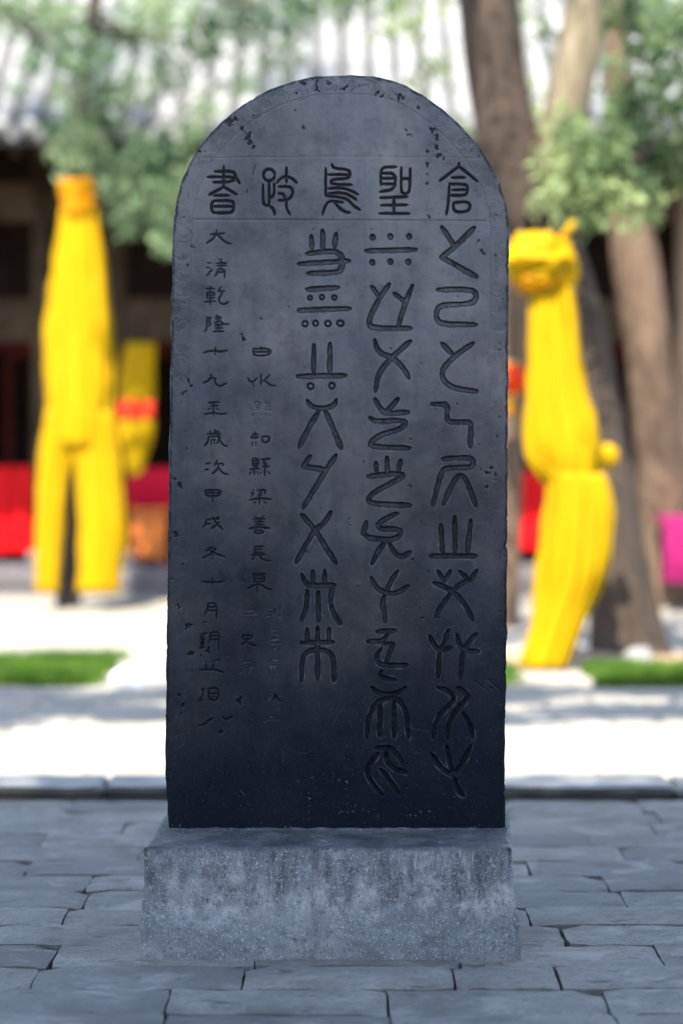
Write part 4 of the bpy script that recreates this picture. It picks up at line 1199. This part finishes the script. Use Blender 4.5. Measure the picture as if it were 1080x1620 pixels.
# drip tiles between the rows
drip = mesh_from('drip_tile', [(-.085, EY-.035, rz(EY)+.01), (.085, EY-.035, rz(EY)+.01), (.05, EY-.045, rz(EY)-.06), (0, EY-.05, rz(EY)-.10), (-.05, EY-.045, rz(EY)-.06),
                              (-.085, EY-.015, rz(EY)+.01), (.085, EY-.015, rz(EY)+.01), (.05, EY-.025, rz(EY)-.06), (0, EY-.03, rz(EY)-.10), (-.05, EY-.025, rz(EY)-.06)],
                 [(0, 4, 3, 2, 1), (5, 6, 7, 8, 9), (0, 1, 6, 5), (1, 2, 7, 6), (2, 3, 8, 7), (3, 4, 9, 8), (4, 0, 5, 9)])
drip.materials.append(M['tile'])
raf = tube_mesh('rafter', [(0, EY+.06, rz(EY)-.17), (0, HY+.2, rz(HY+.2)-.17)], [.042, .042], 10); raf.materials.append(M['wood_brown'])
for i in range(nrow):
    o = obj('drip_tile', drip, None, roof, None); o.location = Vector((hx0-.55+(i+.5)*TSP, 0, 0)) - hall.location - roof.location
    o = obj('rafter', raf, None, roof, None); o.location = Vector((hx0-.55+(i+.5)*TSP, 0, 0)) - hall.location - roof.location
box('ridge', hx0-.6, hx1+.6, ridge_y-.12, ridge_y+.12, rz(ridge_y)-.05, rz(ridge_y)+.4, M['tile'], roof, .02)
for o in roof.children:
    if o.name.startswith('ridge'): o.location = -(hall.location + roof.location)

# ------------------------------------------------------------------ things standing in the hall's porch
def draped_table(px0, px1, pyt, pyb, Y, mat, label, seed):
    x0, x1 = P(px0, 500, Y).x, P(px1, 500, Y).x
    zt, zb = P(540, pyt, Y).z, max(P(540, pyb, Y).z, PZ+.02)
    t = empty('altar_table', ((x0+x1)/2, Y, PZ), label, 'table')
    box('top', x0, x1, Y, Y+.55, zt-.05, zt, mat, t, .01)
    V, Fc = [], []
    n = 60; m = 14
    for j in range(m+1):
        for i in range(n+1):
            u = i/n; w = j/m
            V.append((x0 + (x1-x0)*u, Y-.02 - .03*w*math.sin(u*34+seed) - .02*mnoise.noise(Vector((u*9, w*2, seed))), zt-.004 - (zt-zb)*w + .008*math.sin(u*20)*w))
    for j in range(m):
        for i in range(n): Fc.append((j*(n+1)+i, j*(n+1)+i+1, (j+1)*(n+1)+i+1, (j+1)*(n+1)+i))
    obj('cloth_front', mesh_from('cloth_front', V, Fc, True), mat, t)
    for lx in (x0+.04, x1-.08):
        for ly in (Y+.03, Y+.47): box('leg', lx, lx+.05, ly, ly+.05, PZ+.002, zt-.05, M['wood_dark'], t, .003)
draped_table(-70, 66, 738, 872, 20.9, M['red'], 'red draped table at the left edge of the hall porch', 1)
draped_table(190, 300, 740, 812, 20.95, M['crimson'], 'crimson draped table behind the left side of the stele', 2)
draped_table(770, 866, 744, 868, 20.9, M['red'], 'red draped table just right of the stele behind yellow cloth', 3)
draped_table(1050, 1160, 818, 942, 17.9, M['pink'], 'magenta draped stand at the right edge beside the thick trunk', 4)
# kneeler box
kx0, kx1 = P(203, 800, 20.6).x, P(263, 800, 20.6).x
kb = empty('offering_box', ((kx0+kx1)/2, 20.6, PZ), 'orange wooden offering box left of the stele below crimson cloth', 'box')
box('body', kx0, kx1, 20.6, 20.85, PZ+.06, P(540, 812, 20.6).z, M['wood_orange'], kb, .01)
box('lid', kx0-.03, kx1+.03, 20.57, 20.88, P(540, 812, 20.6).z, P(540, 804, 20.6).z, M['wood_orange'], kb, .006)
for lx in (kx0, kx1-.05): box('foot', lx, lx+.05, 20.61, 20.84, PZ+.014, PZ+.06, M['wood_orange'], kb, .003)
# hanging pennant with a red band
YB_ = 20.3
q0 = P(218, 750, YB_)
pn_ = empty('hanging_pennant', q0, 'short yellow hanging pennant with a red band under the porch beam', 'pennant')
drape('upper_cloth', [(224,542,29), (218,590,34), (216,636,34)], YB_, M['yellow'], pn_, 6, .35, .1, 11, 40)
drape('red_band', [(216,634,35.5), (216,664,35.5)], YB_, M['redband'], pn_, 6, .36, .1, 11, 40)
drape('lower_cloth', [(216,662,34), (216,690,32), (215,720,22), (214,752,10)], YB_, M['yellow'], pn_, 6, .35, .1, 12, 40)
obj('hanging_cord', tube_mesh('hanging_cord', [P(224, 545, YB_), P(224, 480, YB_)], [.006, .006], 6), M['wood_dark'], pn_)
# lanterns
def lantern(px, py, Y, r_px, label):
    k = 1/PPM(Y); c = P(px, py, Y); t = empty('red_lantern', c - Vector((0, 0, r_px*k)), label, 'lantern')
    V, Fc = [], []; n, m = 32, 12; r = r_px*k
    for j in range(m+1):
        a = -1.25 + 2.5*j/m
        for i in range(n):
            th = 2*math.pi*i/n; rr = r*math.cos(a)*(1 + .035*math.cos(th*16))
            V.append((c.x+math.cos(th)*rr, c.y+math.sin(th)*rr, c.z+math.sin(a)*r*.9))
    for j in range(m):
        for i in range(n): Fc.append((j*n+i, j*n+(i+1) % n, (j+1)*n+(i+1) % n, (j+1)*n+i))
    obj('shade', mesh_from('shade', V, Fc, True), M['lantern'], t)
    for sgn in (-1, 1):
        bm = bmesh.new(); bmesh.ops.create_cone(bm, segments=20, radius1=r*.36, radius2=r*.36, depth=r*.18, cap_ends=True)
        for v in bm.verts: v.co += c + Vector((0, 0, sgn*r*.9))
        obj('rim', bm_mesh('rim', bm, True), M['brass'], t)
    obj('tassel', tube_mesh('tassel', [c - Vector((0, 0, r*.95)), c - Vector((0, 0, r*1.3)), c - Vector((0, 0, r*2.1))], [r*.12, r*.3, r*.34], 12, .1, .3), M['orange'], t)
    obj('hanging_cord', tube_mesh('hanging_cord', [c + Vector((0, 0, r*.95)), P(808, 470, Y), P(812, 400, Y+.25)], [.006, .006, .006], 6), M['wood_dark'], t)
lantern(806, 600, 16.15, 28, 'red lantern hanging from the slim trunk right beside the stele edge')

scene.render.engine = 'CYCLES'
